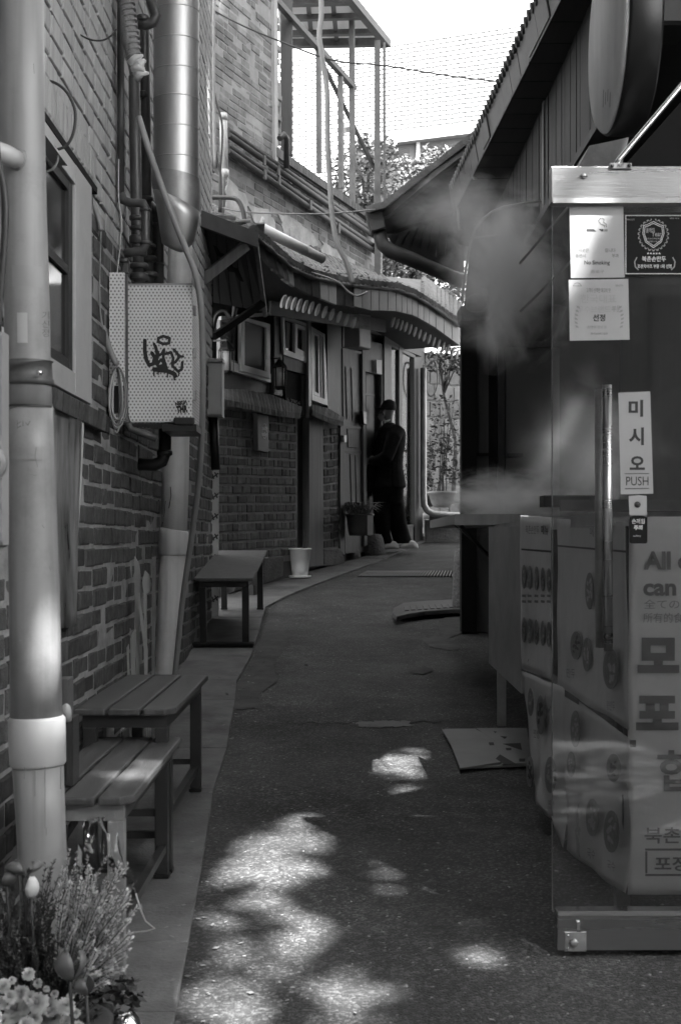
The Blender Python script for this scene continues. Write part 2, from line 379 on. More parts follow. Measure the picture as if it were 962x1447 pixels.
# ---------------------------------------------------------------- lettering
def text_mesh(body, bold=0.0, gap=1.0):
    cu = bpy.data.curves.new('lettering', 'FONT'); cu.body = body; cu.size = 1; cu.offset = bold; cu.align_x = 'CENTER'
    cu.space_line = gap; cu.resolution_u = 3
    o = bpy.data.objects.new('lettering', cu); COL.objects.link(o)
    bpy.context.view_layer.update()
    dg = bpy.context.evaluated_depsgraph_get()
    me = bpy.data.meshes.new_from_object(o.evaluated_get(dg))
    bpy.data.objects.remove(o); bpy.data.curves.remove(cu)
    return me
def letters(name, body, pl, box, d, mat, parent, bold=0.0, gap=1.0):
    """flat print: fits the text in the box (x0,y0,x1,y1, or four corners) lying on a plane"""
    me = text_mesh(body, bold, gap)
    if not len(me.vertices): return None
    xs = [v.co.x for v in me.vertices]; ys = [v.co.y for v in me.vertices]
    a, b, c, e = min(xs), max(xs), min(ys), max(ys)
    if len(box) == 4 and not isinstance(box[0], tuple):
        x0, y0, x1, y1 = box; box = ((x0,y0),(x1,y0),(x1,y1),(x0,y1))
    TL, TR, BR, BL = [pl.hit(x, y, d) for x, y in box]
    for v in me.vertices:
        s = (v.co.x-a)/max(b-a, 1e-6); t = (v.co.y-c)/max(e-c, 1e-6)
        v.co = (BL.lerp(BR, s)).lerp(TL.lerp(TR, s), t)
    me.materials.clear(); me.materials.append(mat); me.name = name
    return link(name, me, parent)
def strokes(name, lines, pl, d, w, mat, parent, seg=6):
    """ink strokes: polylines in survey coordinates laid on a plane"""
    mb = MB()
    for ln in lines:
        ww = w
        if isinstance(ln[0], (int, float)): ww = ln[0]; ln = ln[1:]
        P = [pl.hit(x, y, d) for x, y in ln]
        up = V((0,0,1)); right = up.cross(pl.n).normalized(); 
        for p in P:
            mb.add([p + (right*math.cos(a*math.pi/4) + up*math.sin(a*math.pi/4))*ww/2 for a in range(8)], [tuple(range(8))])
        for p, q in zip(P, P[1:]):
            t = (q-p)
            if t.length < 1e-6: continue
            sd = t.normalized().cross(pl.n) * ww/2
            mb.add([p+sd, q+sd, q-sd, p-sd], [(0,1,2,3)])
    # every stroke a hair further out so that crossing strokes never share a plane
    n = 0
    vs = []
    k = 0
    for f in mb.f:
        for i in f: pass
    out = [V(v) for v in mb.v]
    for j, f in enumerate(mb.f):
        for i in f: out[i] = out[i] + pl.n * (j*0.00002)
    mb.v = [tuple(v) for v in out]
    return mb.build(name, mat, parent)

# ---------------------------------------------------------------- bricks
def brick_meshes(tag_, mat, n=6, ch=0.08, jit=0.05):
    """unit bricks (x along, y depth, z up), chamfered front, uneven edges"""
    out = []
    for k in range(n):
        rr = random.Random(k*31+5); j = lambda a=jit: rr.uniform(-a, a)
        fr = []; 
        for sx, sz in ((-1,-1),(1,-1),(1,1),(-1,1)):
            fr.append((sx*(0.5-ch*0.45)+j(0.02), -0.5+j(0.03), sz*(0.5-ch)+j(0.04)))
        mid = [(sx*0.5+j(0.015), -0.40, sz*0.5+j(0.04)) for sx, sz in ((-1,-1),(1,-1),(1,1),(-1,1))]
        bk = [(sx*0.5, 0.5, sz*0.5) for sx, sz in ((-1,-1),(1,-1),(1,1),(-1,1))]
        vs = fr+mid+bk; fs = [(0,1,2,3)]
        for a in (0, 4):
            fs += [(a+i, a+4+i, a+4+(i+1) % 4, a+(i+1) % 4) for i in range(4)]
        me = bpy.data.meshes.new('brick'); me.from_pydata(vs, [], fs); me.materials.append(mat)
        bm = bmesh.new(); bm.from_mesh(me); bmesh.ops.recalc_face_normals(bm, faces=bm.faces); bm.to_mesh(me); bm.free()
        out.append(me)
    return out
def proj(p):
    return (CX + F*p.x/p.y, HY - F*(p.z-EYE)/p.y)
def lay(bricks, limit, parent, name='brick', stuffname='small_bricks'):
    """bricks: list of (centre, along, up, normal, L, H, D, meshes). Largest in view are parts, the rest one mesh per material"""
    def size(b):
        c, a = b[0], b[1]; p = proj(c - a*b[4]/2); q = proj(c + a*b[4]/2)
        vis = 0 <= (p[0]+q[0])/2 <= 962 and 0 <= p[1] <= 1447
        return math.hypot(p[0]-q[0], p[1]-q[1]) * b[5]*F/c.y * (1 if vis else 0.01)
    bricks.sort(key=size, reverse=True)
    rest = {}
    pw = V((0,0,0)); p = parent
    while p is not None: pw += p.location; p = p.parent
    for i, (c, a, u, n, L_, H, D, ms) in enumerate(bricks):
        mat = Matrix(((a.x*L_, -n.x*D, u.x*H, c.x), (a.y*L_, -n.y*D, u.y*H, c.y), (a.z*L_, -n.z*D, u.z*H, c.z), (0,0,0,1)))
        me = R.choice(ms)
        if i < limit:
            o = bpy.data.objects.new(name, me); COL.objects.link(o); o.parent = parent
            mm = mat.copy(); mm.translation = c - pw
            o.matrix_local = mm
        else:
            mb = rest.setdefault(ms[0].materials[0].name, (MB(), ms[0].materials[0]))[0]
            mb.add([mat @ v.co for v in me.vertices], [tuple(pp.vertices) for pp in me.polygons])
    for mb, m_ in rest.values():
        tag(mb.build(stuffname, m_, parent), kind='stuff')
def inside(poly, x, y):
    c = False; n = len(poly)
    for i in range(n):
        x1, y1 = poly[i]; x2, y2 = poly[(i+1) % n]
        if (y1 > y) != (y2 > y) and x < (x2-x1)*(y-y1)/(y2-y1)+x1: c = not c
    return c
def course_bricks(TL, TR, BR, BL, n, nrm, L_, D, d, ms, joint=0.012, skip=None, pick=None, hdr=0.25, wob=0.0):
    """n courses between the four corners (3-D); rows follow the quad"""
    out = []
    for i in range(n):
        t0, t1 = i/n, (i+1)/n
        a0, a1 = TL.lerp(BL, t0), TL.lerp(BL, t1); b0, b1 = TR.lerp(BR, t0), TR.lerp(BR, t1)
        A, B = (a0+a1)/2, (b0+b1)/2
        H = (a0-a1).length; W_ = (B-A).length; al = (B-A).normalized(); up = (nrm.cross(al)).normalized()
        if up.z < 0: up = -up
        x = -(L_/2 if i % 2 else 0) - R.uniform(0, L_*0.1)
        while x < W_:
            l = L_ * (0.5 if R.random() < hdr else 1) * R.uniform(0.95, 1.05)
            xa, xb = max(x, 0), min(x+l, W_)
            x += l
            if xb-xa < 0.04: continue
            jj = R.uniform(-.001,.001) if (pick and A.x < -.9 and A.z > EYE+1.3) else R.uniform(-.006,.005)
            c = A + al*((xa+xb)/2) + nrm*(d - D/2 + jj) + V((0,0,R.uniform(-wob, wob)))
            q = proj(c)
            if skip and skip(c, q): continue
            m_ = pick(c, q) if pick else ms
            al2 = (al + up*R.uniform(-0.01, 0.01)).normalized()
            out.append((c, al2, up, nrm, (xb-xa)-joint, H-joint, D, m_))
    return out

# ================================================================= GROUND
mb = MB()
xs = [-40,-15,-6,-3,-2,-1.2,-.6,0,.6,1.2,2,3,6,15,40]; ys = [-15,-8,-4,0,2,4,6,8,10,12,14,16,18,20,24,30,40,60,90,200]
vs = [(x, y, gz(min(y, 30)) - (0.0 if y < 30 else 0)) for y in ys for x in xs]
n = len(xs)
mb.add(vs, [(j*n+i, j*n+i+1, (j+1)*n+i+1, (j+1)*n+i) for j in range(len(ys)-1) for i in range(n-1)])
tag(mb.build('road', M['asphalt']), kind='structure')
# concrete strip along the left walls, laid in slabs
edge = [(236,1520),(247,1440),(262,1340),(285,1230),(302,1120),(320,1062),(336,965),(355,930),(366,893),(375,860),(405,845),(440,830),(480,815),(520,800),(560,783),(600,766)]
E = [G(x, y) for x, y in edge]
pave = empty('pavement', (0,0,0), kind='structure')
def strip_back(Y):
    if Y < 10.6: return -0.96
    return -0.76 + 0.36*(Y-12.5) if Y > 11.8 else -1.02
Lp = [V((E[0].x, 2.2, gz(2.2)))] + E
Lp = [p if i == 0 else p for i, p in enumerate(Lp)]
dense = []
for a, b in zip(Lp, Lp[1:]):
    a = a + V((R.uniform(-.008,.008),0,0)) if a is not Lp[0] else a
    k = max(1, int((b-a).length/0.5))
    dense += [a.lerp(b, t/k) for t in range(k)]
dense.append(Lp[-1])
for a, b in zip(dense, dense[1:]):
    q = V((0,0,0.018)); j = R.uniform(-0.002, 0.002)
    xa, xb = strip_back(a.y), strip_back(b.y)
    if xa > a.x - .03: xa = a.x - .03
    if xb > b.x - .03: xb = b.x - .03
    g = 0.003
    MB().prism([(xa, a.y+g, gz(a.y)+.018+j), (a.x, a.y+g, gz(a.y)+.018+j), (b.x, b.y-g, gz(b.y)+.018+j), (xb, b.y-g, gz(b.y)+.018+j)], (0,0,-.12)).build('concrete_slab', M['concrete'], pave, bevel=0.004)
# leaves and scraps blown against the strip
rr0 = random.Random(78); mb = MB()
for k in range(420):
    e = rr0.choice(dense[:-1]); q = V((e.x + rr0.gauss(.0,.05) + (rr0.uniform(0,1.1) if rr0.random() < .25 else 0), e.y + rr0.uniform(-.3,.3), 0)); q.z = gz(q.y) + (.024 if q.x < e.x else .006)
    z_ = rr0.uniform(.003,.014); a = V((rr0.gauss(0,1), rr0.gauss(0,1), rr0.gauss(0,.12))).normalized(); b = V((-a.y, a.x, rr0.gauss(0,.2))).normalized()
    mb.add([q+a*z_, q+b*z_*.6, q-a*z_, q-b*z_*.5], [(0,1,2,3)])
tag(mb.build('fallen_leaves', M['coping']), kind='stuff')
# pale cement patches and the long crack filler in the asphalt
def patch(name, label, pts, mat='asphalt_patch', h=0.004, group=None):
    c = V((sum(p[0] for p in pts)/len(pts), sum(p[1] for p in pts)/len(pts), 0))
    out = []
    for i, (x, y) in enumerate(pts):
        x2, y2 = pts[(i+1) % len(pts)]
        for t in (0, .12, .25, .37, .5, .62, .75, .87):
            px, py = x+(x2-x)*t, y+(y2-y)*t
            if t: px += R.uniform(-2.6, 2.6); py += R.uniform(-1.3, 1.3)
            out.append(G(px, py, h))
    return tag(MB().add(out, [tuple(range(len(out)))]).build(name, M[mat]), kind='structure')
patch('cement_patch', '', [(503,1021),(540,1018),(578,1019),(581,1025),(540,1028),(508,1027)])
patch('cement_patch', '', [(592,903),(615,899),(640,902),(652,912),(640,920),(612,914)], 'worn_patch')
patch('cement_patch', '', [(576,946),(600,941),(614,947),(596,953),(580,951)], 'worn_patch', .005)
patch('cement_patch', '', [(655,955),(672,949),(692,952),(694,966),(668,965)], 'worn_patch', .005)
patch('cement_patch', '', [(338,962),(360,926),(372,884),(388,874),(410,893),(402,918),(386,938),(392,962),(368,980),(362,1000),(326,1002)], 'worn_patch', .005)
patch('cement_patch', '', [(620,876),(650,862),(655,892),(628,905)], 'worn_patch', .006)
mb = MB()
for i in range(26):
    x = 415 + i*8.6; y = 1022 + math.sin(i*1.7)*2 - i*.1
    a = G(x, y, .003); b = G(x+8.8, 1022 + math.sin((i+1)*1.7)*2 - (i+1)*.1, .003)
    mb.add([a+V((0,-.006,0)), b+V((0,-.005,0)), b+V((0,.006,0)), a+V((0,.007,0))], [(0,1,2,3)])
tag(mb.build('road_crack', M['black_matt']), kind='structure')
# gravel specks and litter lying in the asphalt
mb = MB()
for i in range(900):
    y = R.uniform(2.9, 9.5); x = R.uniform(-.5, .75); p = V((x, y, gz(y)+.001)); s = R.uniform(.0012, .004)
    if R.random() < .03: s *= 2.2
    mb.add([p+V((s*R.uniform(.5,1.2), 0, 0)), p+V((0, s, 0)), p+V((-s, 0, 0)), p+V((0,-s,0)), p+V((0,0,s*.8))], [(0,1,4),(1,2,4),(2,3,4),(3,0,4)])
tag(mb.build('gravel', M['asphalt_patch']), kind='stuff')

# ================================================================= NEAR LEFT BRICK BUILDING
UPZ = EYE + 1.30
bld = empty('brick_building', (-1.0, 6.0, 0), 'near left brick building, pale bricks above and dark rough bricks below', 'building')
LB = 10.55
MB().box((-1.25, -3, -.5), (-.9535, LB, UPZ)).build('wall', M['mortar_light'], bld)
MB().box((-1.25, -3, UPZ), (-.9625, LB, 7.5)).build('upper_wall', M['mortar_dark'], bld)
bd = brick_meshes('d', M['brick_dark'], 7, .10, .05); bl = brick_meshes('l', M['brick_light'], 5, .05, .03)
WR, WB, WT = 5.30, EYE+.52, EYE+1.32
def skipw(c, q):
    if q[1] < -25 or q[0] > 300: return True
    if c.y < WR+.02 and WB-.09 < c.z < WT+.16: return True
    return False
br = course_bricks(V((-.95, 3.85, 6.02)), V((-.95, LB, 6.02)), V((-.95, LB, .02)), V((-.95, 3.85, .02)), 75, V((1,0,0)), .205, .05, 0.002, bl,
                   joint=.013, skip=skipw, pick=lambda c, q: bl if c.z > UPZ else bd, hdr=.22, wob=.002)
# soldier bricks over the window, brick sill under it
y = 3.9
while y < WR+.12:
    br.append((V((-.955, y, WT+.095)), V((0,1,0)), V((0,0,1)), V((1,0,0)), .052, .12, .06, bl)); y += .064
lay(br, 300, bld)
MB().box((-.962, 3.8, WT+.002), (-.925, WR+.12, WT+.028)).build('lintel', M['black_matt'], bld)
y = 3.9
while y < WR+.25:
    MB().hexa([(-.96,y,WB-.085),(-.91,y,WB-.095),(-.91,y+.085,WB-.095),(-.96,y+.085,WB-.085),(-.96,y,WB-.012),(-.905,y,WB-.030),(-.905,y+.085,WB-.030),(-.96,y+.085,WB-.012)]).build('sill_brick', M['brick_dark'], bld, bevel=.004); y += .096
win = MB().box((-.962, 4.98, WB-.01), (-.925, WR, WT)).box((-.962, 3.9, WB-.01), (-.926, 4.98, WB+.07)).box((-.962, 3.9, WT-.07), (-.926, 4.98, WT-.001)).build('window', M['paint_dull'], bld, bevel=.003)
MB().box((-.96, 4.90, WB+.075), (-.935, 4.97, WT-.075)).box((-.96, 4.0, WB+.075), (-.936, 4.90, WB+.11)).box((-.96, 4.0, WT-.11), (-.936, 4.90, WT-.075)).box((-.96, 4.0, WB+.40), (-.937, 4.90, WB+.43)).build('sash', M['wood_dark'], win)
MB().box((-.9615, 4.0, WB+.1), (-.948, 4.9, WT-.1)).build('pane', M['glass_dark'], win)
MB().box((-.93, 4.25, WT-.10), (-.885, 4.62, WT-.093)).build('drip_shelf', M['paint_dull'], win)

# ================================================================= DRAIN PIPES
def px_tube(mb, pts, Y, rpx, seg=24, **k):
    """pts: (px,py[,Y]) centre line; rpx radius in survey pixels"""
    P = []; r = []
    for i, p in enumerate(pts):
        yy = p[2] if len(p) > 2 else Y
        P.append(at(p[0], p[1], yy)); q = rpx[i] if isinstance(rpx, (list, tuple)) else rpx
        r.append(q/F*yy)
    return mb.tube(P, r, seg, **k)
YP = 3.48
dp = empty('drain_pipe', (at(60,1300,YP).x, YP, gz(YP)), 'thick grey drain pipe nearest the camera, with stickers and a steel clamp', 'pipe')
px_tube(MB(), [(30,-80),(31,150),(34,300),(38,420),(40,520),(42,580)], YP, 32, 32).build('upper_pipe', M['pvc'], dp)
px_tube(MB(), [(42,575),(44,640),(47,760),(50,880),(52,1020)], YP, [32,33.5,34.5,35.5,36.5], 32).build('lower_pipe', M['pvc'], dp)
px_tube(MB(), [(52.5,1012),(52.6,1016),(54,1078),(54.2,1082)], YP, [37,40,39.5,37], 32).build('collar', M['pvc_white'], dp)
px_tube(MB(), [(54,1080),(58,1160),(63,1260),(66,1400),(67,1450)], YP, [36,34.5,34,34,34], 32).build('foot_pipe', M['pvc'], dp)
cl = px_tube(MB(), [(40,511),(40,519),(40.5,520),(41,536),(41,537),(41,545)], YP, [35.5,35.5,33.7,33.7,35.5,35.5], 32).build('clamp', M['gutter'], dp)
MB().lathe(at(57,527,YP-.062), [(.007,0),(.007,.008),(.004,.012)], 12, axis=(0,-1,0)).build('bolt', M['chrome'], cl)
# curved patches on the pipe: short arcs just proud of it
def pipe_arc(name, mat, y0, y1, x0, x1, cxy, rpx, par, k=8, extra=.0012):
    r = rpx/F*YP + extra; vs = []
    for yy, cx in ((y0, cxy[0]), (y1, cxy[1])):
        for i in range(k+1):
            u = (x0+(x1-x0)*i/k); u = max(-.99, min(.99, u)); c = at(cx, yy, YP)
            vs.append(c + V((u*r, -math.sqrt(1-u*u)*r, 0)))
    return MB().add(vs, [(i, i+1, k+2+i, k+1+i) for i in range(k)], True).build(name, mat, par)
pipe_arc('tape_patch', M['box_grey'], 381, 410, -.4, .85, (37,38), 32, dp)
pipe_arc('sticker', M['pvc_white'], 447, 489, -.22, .22, (39,39.5), 32, dp)
pipe_arc('joint_line', M['cable_dark'], 574, 577, -.98, .98, (42,42), 33, dp)
pipe_arc('peeled_band', M['tape'] if 'tape' in M else M['box_grey'], 650, 652, -.7, .6, (45,45), 34, dp)
fp = front(YP-.0645)
letters('printed_label', '기\n신\n정', fp, (60,440,70,476), 0, M['ink_mid'], dp)
strokes('handwriting', [[(24,600),(30,596)],[(26,604),(30,602)],[(25,594),(25,606)],[(33,595),(33,602)],[(37,597),(40,601),(43,595)]], front(YP-.062), 0, .0014, M['ink_mid'], dp)
strokes('scuff', [[(30,668),(52,672)],[(36,676),(40,690)],[(60,742),(63,746)],[(28,905),(31,905)],[(70,800),(72,806)],[(20,150),(22,168)],[(48,90),(49,104)],[(52,632),(50,645),(54,660)]], front(YP-.0655), 0, .0016, M['ink_soft'], dp)
strokes('drip_mark', [[(50,1084),(50,1125)],[(64,1084),(64,1170)],[(66,1170),(66,1180)],[(86,1084),(86,1115)],[(35,1084),(35,1100)]], front(YP-.0655), 0, .0022, M['ink_soft'], dp)
mb = MB(); px_tube(mb, [(-30,206,3.36),(-5,213,3.37),(10,219,3.385),(23,225,3.42)], 0, [14,14,14,13], 16)
tag(mb.build('inlet_pipe', M['pvc_white']), 'short white stub pipe entering the thick near drain pipe from the left edge', 'pipe')
mb = MB(); mb.lathe(at(25,226,3.432), [(.030,0),(.026,.004),(.024,.012)], 20, axis=(-.5,-.85,.2)); mb.build('pipe_seal', M['lag'], dp)
Y2 = 7.33
dq = empty('drain_pipe', (at(246,950,Y2).x, Y2, gz(Y2)), 'pale grey drain pipe behind the graffitied cabinet, coming down behind the benches', 'pipe')
px_tube(MB(), [(256,300),(254,380),(252,520),(248,680),(246,755)], Y2, [16,17,18,19,19], 24).build('upper_pipe', M['pvc_lifted'], dq)
px_tube(MB(), [(246.5,748),(246,751),(245,782),(245,785)], Y2, [19.5,21,21,19], 24).build('collar', M['pvc_lifted'], dq)
px_tube(MB(), [(245,782),(240,880),(234,950),(228,1020)], Y2, [18.5,18,17,17], 24).build('lower_pipe', M['pvc_lifted'], dq)
strokes('scratch', [[(241,688),(242,700),(239,718)],[(234,708),(232,730)],[(230,738),(229,744)]], front(Y2-.07), 0, .004, M['ink'], dq)

# ================================================================= TIN DUCT
YD = 6.30
du = empty('exhaust_duct', (at(250,300,YD).x, YD, at(250,345,YD).z), 'shiny round metal duct with ring seams high on the left wall', 'duct')
ring_y = [-70,-25,17,60,102,142,184,226,262]
for a, b in zip(ring_y, ring_y[1:]):
    px_tube(MB(), [(249.5,a),(249.5,b)], YD, [32,32], 40, cap=False).build('duct_section', M['tin'], du)
    if b < 262:
        px_tube(MB(), [(249.5,b-.9),(249.5,b),(249.5,b+.9)], YD, [32.1,32.9,32.1], 40, cap=False).build('seam', M['tin'], du)
mb = MB(); rings = []
for cx, cy, r, tilt in ((249,248,34,6),(249,262,35,8),(250,285,33.5,16)):
    c = at(cx, cy, YD); rr = r/F*YD
    rings.append([c + V((math.cos(a)*rr, math.sin(a)*rr, -math.cos(a)*tilt/F*YD)) for a in [2*math.pi*k/40 for k in range(40)]])
mb.loft(rings, cap=False); mb.build('taped_collar', M['tin_dull'], du)
mb = MB(); rings = [rings[-1]]
for cx, cy, r, tilt in ((250,300,31,22),(249,322,26,24),(246,338,20,16),(243,350,14,8)):
    c = at(cx, cy, YD); rr = r/F*YD
    rings.append([c + V((math.cos(a)*rr, math.sin(a)*rr, -math.cos(a)*tilt/F*YD*.8)) for a in [2*math.pi*k/40 for k in range(40)]])
mb.loft(rings); mb.build('tapered_foot', M['tin'], du)

# ================================================================= DARK PIPE CLUSTER
def pipe(label, pts, Y, r, mat, cat='pipe', name='gas_pipe', collars=(), group=None):
    o = px_tube(MB(), pts, Y, r, 16).build(name, M[mat]); tag(o, label, cat, group)
    if collars:
        for c in collars:
            x, y0, y1, rr = c
            px_tube(MB(), [(x,y0),(x,y0+1.5),(x,y1-1.5),(x,y1)], Y, [rr*.85,rr,rr,rr*.85], 16).build('coupling', M[mat], o)
    return o
pipe('thin dark pipe running up the left wall beside the insulated pipe', [(171,-30),(171,100),(171,286)], 6.0, 5, 'dark_pipe')
pipe('thickest dark pipe, straight under the taped end of the insulated pipe', [(190,108),(191,200),(194,330),(197,400)], 6.2, 8, 'dark_pipe', collars=((194,305,312,11),(195,320,326,11),(195,333,345,12),(196,352,362,12),(197,372,380,13),(197,386,396,13)))
pipe('dark pipe directly left of the tin duct', [(205,40),(206,150),(208,290),(211,400)], 6.45, 7, 'dark_pipe', collars=((203,130,140,9),(208,278,284,9),(211,345,352,10),(212,362,370,10),(213,385,392,11)))
pipe('short dark pipe with elbow tucked under the duct foot', [(224,400),(224,320),(223,305),(218,297),(212,292)], 6.5, 8, 'dark_pipe', collars=((224,316,322,10),(224,372,377,9)))
pipe('curved dark elbow of pipe at the top beside the duct', [(196,34),(206,35),(216,32),(221,22),(216,8),(205,-30)], 6.1, 7.5, 'dark_pipe', collars=((202,22,30,9),))
pipe('dark offset pipe that jogs out in two elbows above the dotted cabinet', [(171,274),(175,283),(185,287),(202,287),(206,295),(206,345),(202,353),(190,356),(176,358)], 6.0, 6.5, 'dark_pipe', collars=((206,295,299,8.5),(206,341,346,8.5),))
pipe('narrow dark pipe close to the left side of the dotted cabinet', [(176,370),(176,480),(177,588),(184,606),(200,612),(222,620)], 5.95, 5.2, 'dark_pipe', collars=((176,366,372,7),(176,384,388,7),(178,594,600,7.5)))
pipe('black waste pipe with elbow under the dotted cabinet', [(234,600),(233,640),(229,652),(218,657),(196,656)], 6.3, 9, 'black', collars=((233,636,644,11),))
il = px_tube(MB(), [(176,-40),(180,20),(184,55),(190,88),(193,105)], 5.9, [9,10,11,10,9], 14).build('insulated_pipe', M['lag'])
tag(il, 'pipe wrapped in pale lagging with a ragged taped end, top left wall', 'pipe')
for i in range(12):
    y0 = -10 + i*8; px_tube(MB(), [(178+i*1.0,y0),(179+i*1.0,y0+3)], 5.9, [11.6,11.2], 14).build('tape_wrap', M['lag'], il)
mb = MB()
for i in range(9):
    a = at(190+R.uniform(-8,8), 92+R.uniform(-8,18), 5.85)
    b = a + V((R.uniform(.02,.06), R.uniform(-.03,.02), R.uniform(-.04,.03)))
    mb.tube([a, a.lerp(b,.5)+V((0,0,.01)), b], [R.uniform(.012,.022), R.uniform(.012,.02), .006], 7)
mb.build('torn_wrap', M['banner'], il)
# cables on the left wall
def cable(label, pts, Y, r, mat='cable', name='cable', cat='cable'):
    P = [at(p[0], p[1], p[2] if len(p) > 2 else Y) for p in pts]
    Q = []
    for i in range(len(P)-1):
        p0 = P[max(0,i-1)]; p1 = P[i]; p2 = P[i+1]; p3 = P[min(len(P)-1, i+2)]
        for t in (0,.25,.5,.75):
            Q.append(.5*((2*p1)+(p2-p0)*t+(2*p0-5*p1+4*p2-p3)*t*t+(3*p1-p0-3*p2+p3)*t**3))
    Q.append(P[-1])
    return tag(MB().tube(Q, r, 8).build(name, M[mat]), label, cat)
cable('cable looping from the top edge across the pale bricks', [(74,-10),(88,20),(100,38),(112,48),(128,56),(145,57),(158,50),(165,41)], 5.2, .0035, 'cable_dark')
cable('curved dark cable arching over the window lintel', [(63,113),(78,117),(92,127),(102,143),(107,162),(104,188),(94,206),(78,212)], 4.6, .005, 'cable_dark')
cable('pale thin cable curling at the top corner of the window', [(65,200),(78,208),(82,225),(76,238),(66,243)], 4.5, .004, 'cable')
cable('ribbed flexible conduit beside the window', [(116,262),(126,276),(134,292),(140,312),(143,326)], 5.5, .011, 'cable', 'conduit', 'conduit')
cable('thin wire hanging straight down beside the window', [(143,326),(142,360),(141,400),(142,440),(146,465)], 5.6, .0035, 'cable')
cable('pale thin wire running down to the coil left of the cabinet', [(168,225),(168,280),(172,310),(170,350),(166,385),(164,420),(163,470),(165,520)], 5.85, .0028, 'cable_light')
coil = empty('cable_coil', at(166,560,5.8), 'hank of pale cable hanging in a loop at the left side of the dotted cabinet', 'cable')
for k in range(7):
    w = 5 + k*1.6; h = 42 + R.uniform(-5,5); c = 166 + R.uniform(-2,2)
    P = [at(c + w*math.sin(a)*(.65+.35*math.sin(a/2)), 518 + h*(1-math.cos(a)), 5.8 - .004*k) for a in [2*math.pi*i/24 for i in range(25)]]
    MB().tube(P, .0032, 6).build('loop', M['cable_light' if k % 2 else 'cable'], coil)
px_tube(MB(), [(146,463),(154,490),(161,508),(166,516)], 5.78, 4.4, 10).build('flex_sleeve', M['cable'], coil)
MB().box(tuple(at(157,585,5.86)), tuple(at(175,545,5.80))).build('bracket', M['black_matt'], coil)
rod = cable('long slanting grey hose crossing the duct foot and edging the dotted cabinet', [(196,165,5.9),(210,210,5.9),(228,262,5.95),(246,310,5.95),(262,350,5.95),(276,385,5.95),(284,430,5.98),(287,500,6.05),(286,600,6.2),(281,680,6.4),(271,760,6.6),(258,850,6.8),(248,950,7.0),(245,990,7.0)], 6, .0135, 'box_grey', 'hose', 'hose')
cable('thick black cable at the extreme left edge in front of the drain pipe', [(-6,190),(-2,230),(5,262),(8,300),(6,350),(2,400),(-3,470)], 3.1, .008, 'cable_dark')
# flexible plastic sheet (poster) hanging on the wall
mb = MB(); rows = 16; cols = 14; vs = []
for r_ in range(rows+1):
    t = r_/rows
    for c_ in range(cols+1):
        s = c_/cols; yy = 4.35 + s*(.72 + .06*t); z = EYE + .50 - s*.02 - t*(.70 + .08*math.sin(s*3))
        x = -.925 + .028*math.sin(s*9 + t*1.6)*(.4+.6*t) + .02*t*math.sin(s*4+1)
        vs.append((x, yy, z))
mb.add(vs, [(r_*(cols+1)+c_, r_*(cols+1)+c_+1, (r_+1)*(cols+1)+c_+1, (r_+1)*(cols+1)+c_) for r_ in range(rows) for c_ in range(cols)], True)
sh = mb.build('hanging_sheet', pm('glossy_dark_sheet', .14, .3, .0, var=1.3, scale=6, stretch=(1,2.5,.5), bump=.3, bscale=9, bdist=.01, spec=.8))  # vertical tone streaks put the sheet's print and bright highlights into its colour
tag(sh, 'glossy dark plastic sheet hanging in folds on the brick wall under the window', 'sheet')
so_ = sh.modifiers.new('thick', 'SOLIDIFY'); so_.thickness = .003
mb = MB(); ps = []
for r_ in range(rows+1):
    t = r_/rows; i = r_*(cols+1)+cols; ps.append(V(vs[i]) + V((.004,.002,0)))
mb.tube(ps, .006, 6); mb.build('pale_hem', M['cable_light'], sh)
# panel cut by the left picture edge
lp = front(3.05)
mb = MB(); mb.rect(lp, -60, 468, 4, 770, 0, .06, .006)
lo = tag(mb.build('meter_box', M['box_grey']), 'grey box face cut off by the left edge of the picture', 'box')
MB().lathe(lp.hit(-15,655), [(.04,0),(.04,.02),(.03,.024)], 24, axis=(0,-1,0)).build('round_cover', M['pvc'], lo)

# ================================================================= DOTTED CABINET
YC = 6.0; cb = front(YC)
cab = empty('utility_cabinet', at(225,598,YC), 'pale dotted wall cabinet with black graffiti and a torn sticker, hung on the left wall', 'cabinet')
p0 = cb.hit(177,598); p1 = cb.hit(272,401)
MB().box((p0.x, YC+.006, p0.z), (p1.x, YC+.33, p1.z)).build('body', M['dots'], cab, bevel=.004)
MB().box((p0.x-.002, YC-.006, p0.z+.004), (p1.x+.001, YC+.004, p1.z-.002)).build('door', M['dots'], cab, bevel=.003)
MB().slab(cb, [(176,401),(272,400),(272,402.5),(176,403.5)], .008, .01).build('top_edge', M['box_grey'], cab)
for k in range(3): MB().box((p1.x+.001, YC+.02, p0.z+.1+k*.18), (p1.x+.012, YC+.05, p0.z+.14+k*.18)).build('hinge', M['tin_dull'], cab)
MB().box((p0.x+.16, YC-.025, p0.z-.035), (p1.x+.02, YC+.30, p0.z-.006)).build('shelf_bracket', M['black'], cab)
MB().box((p1.x-.075, YC-.035, p0.z-.010), (p1.x+.012, YC-.009, p0.z+.022)).build('rubber_buffer', M['black'], cab, bevel=.006)
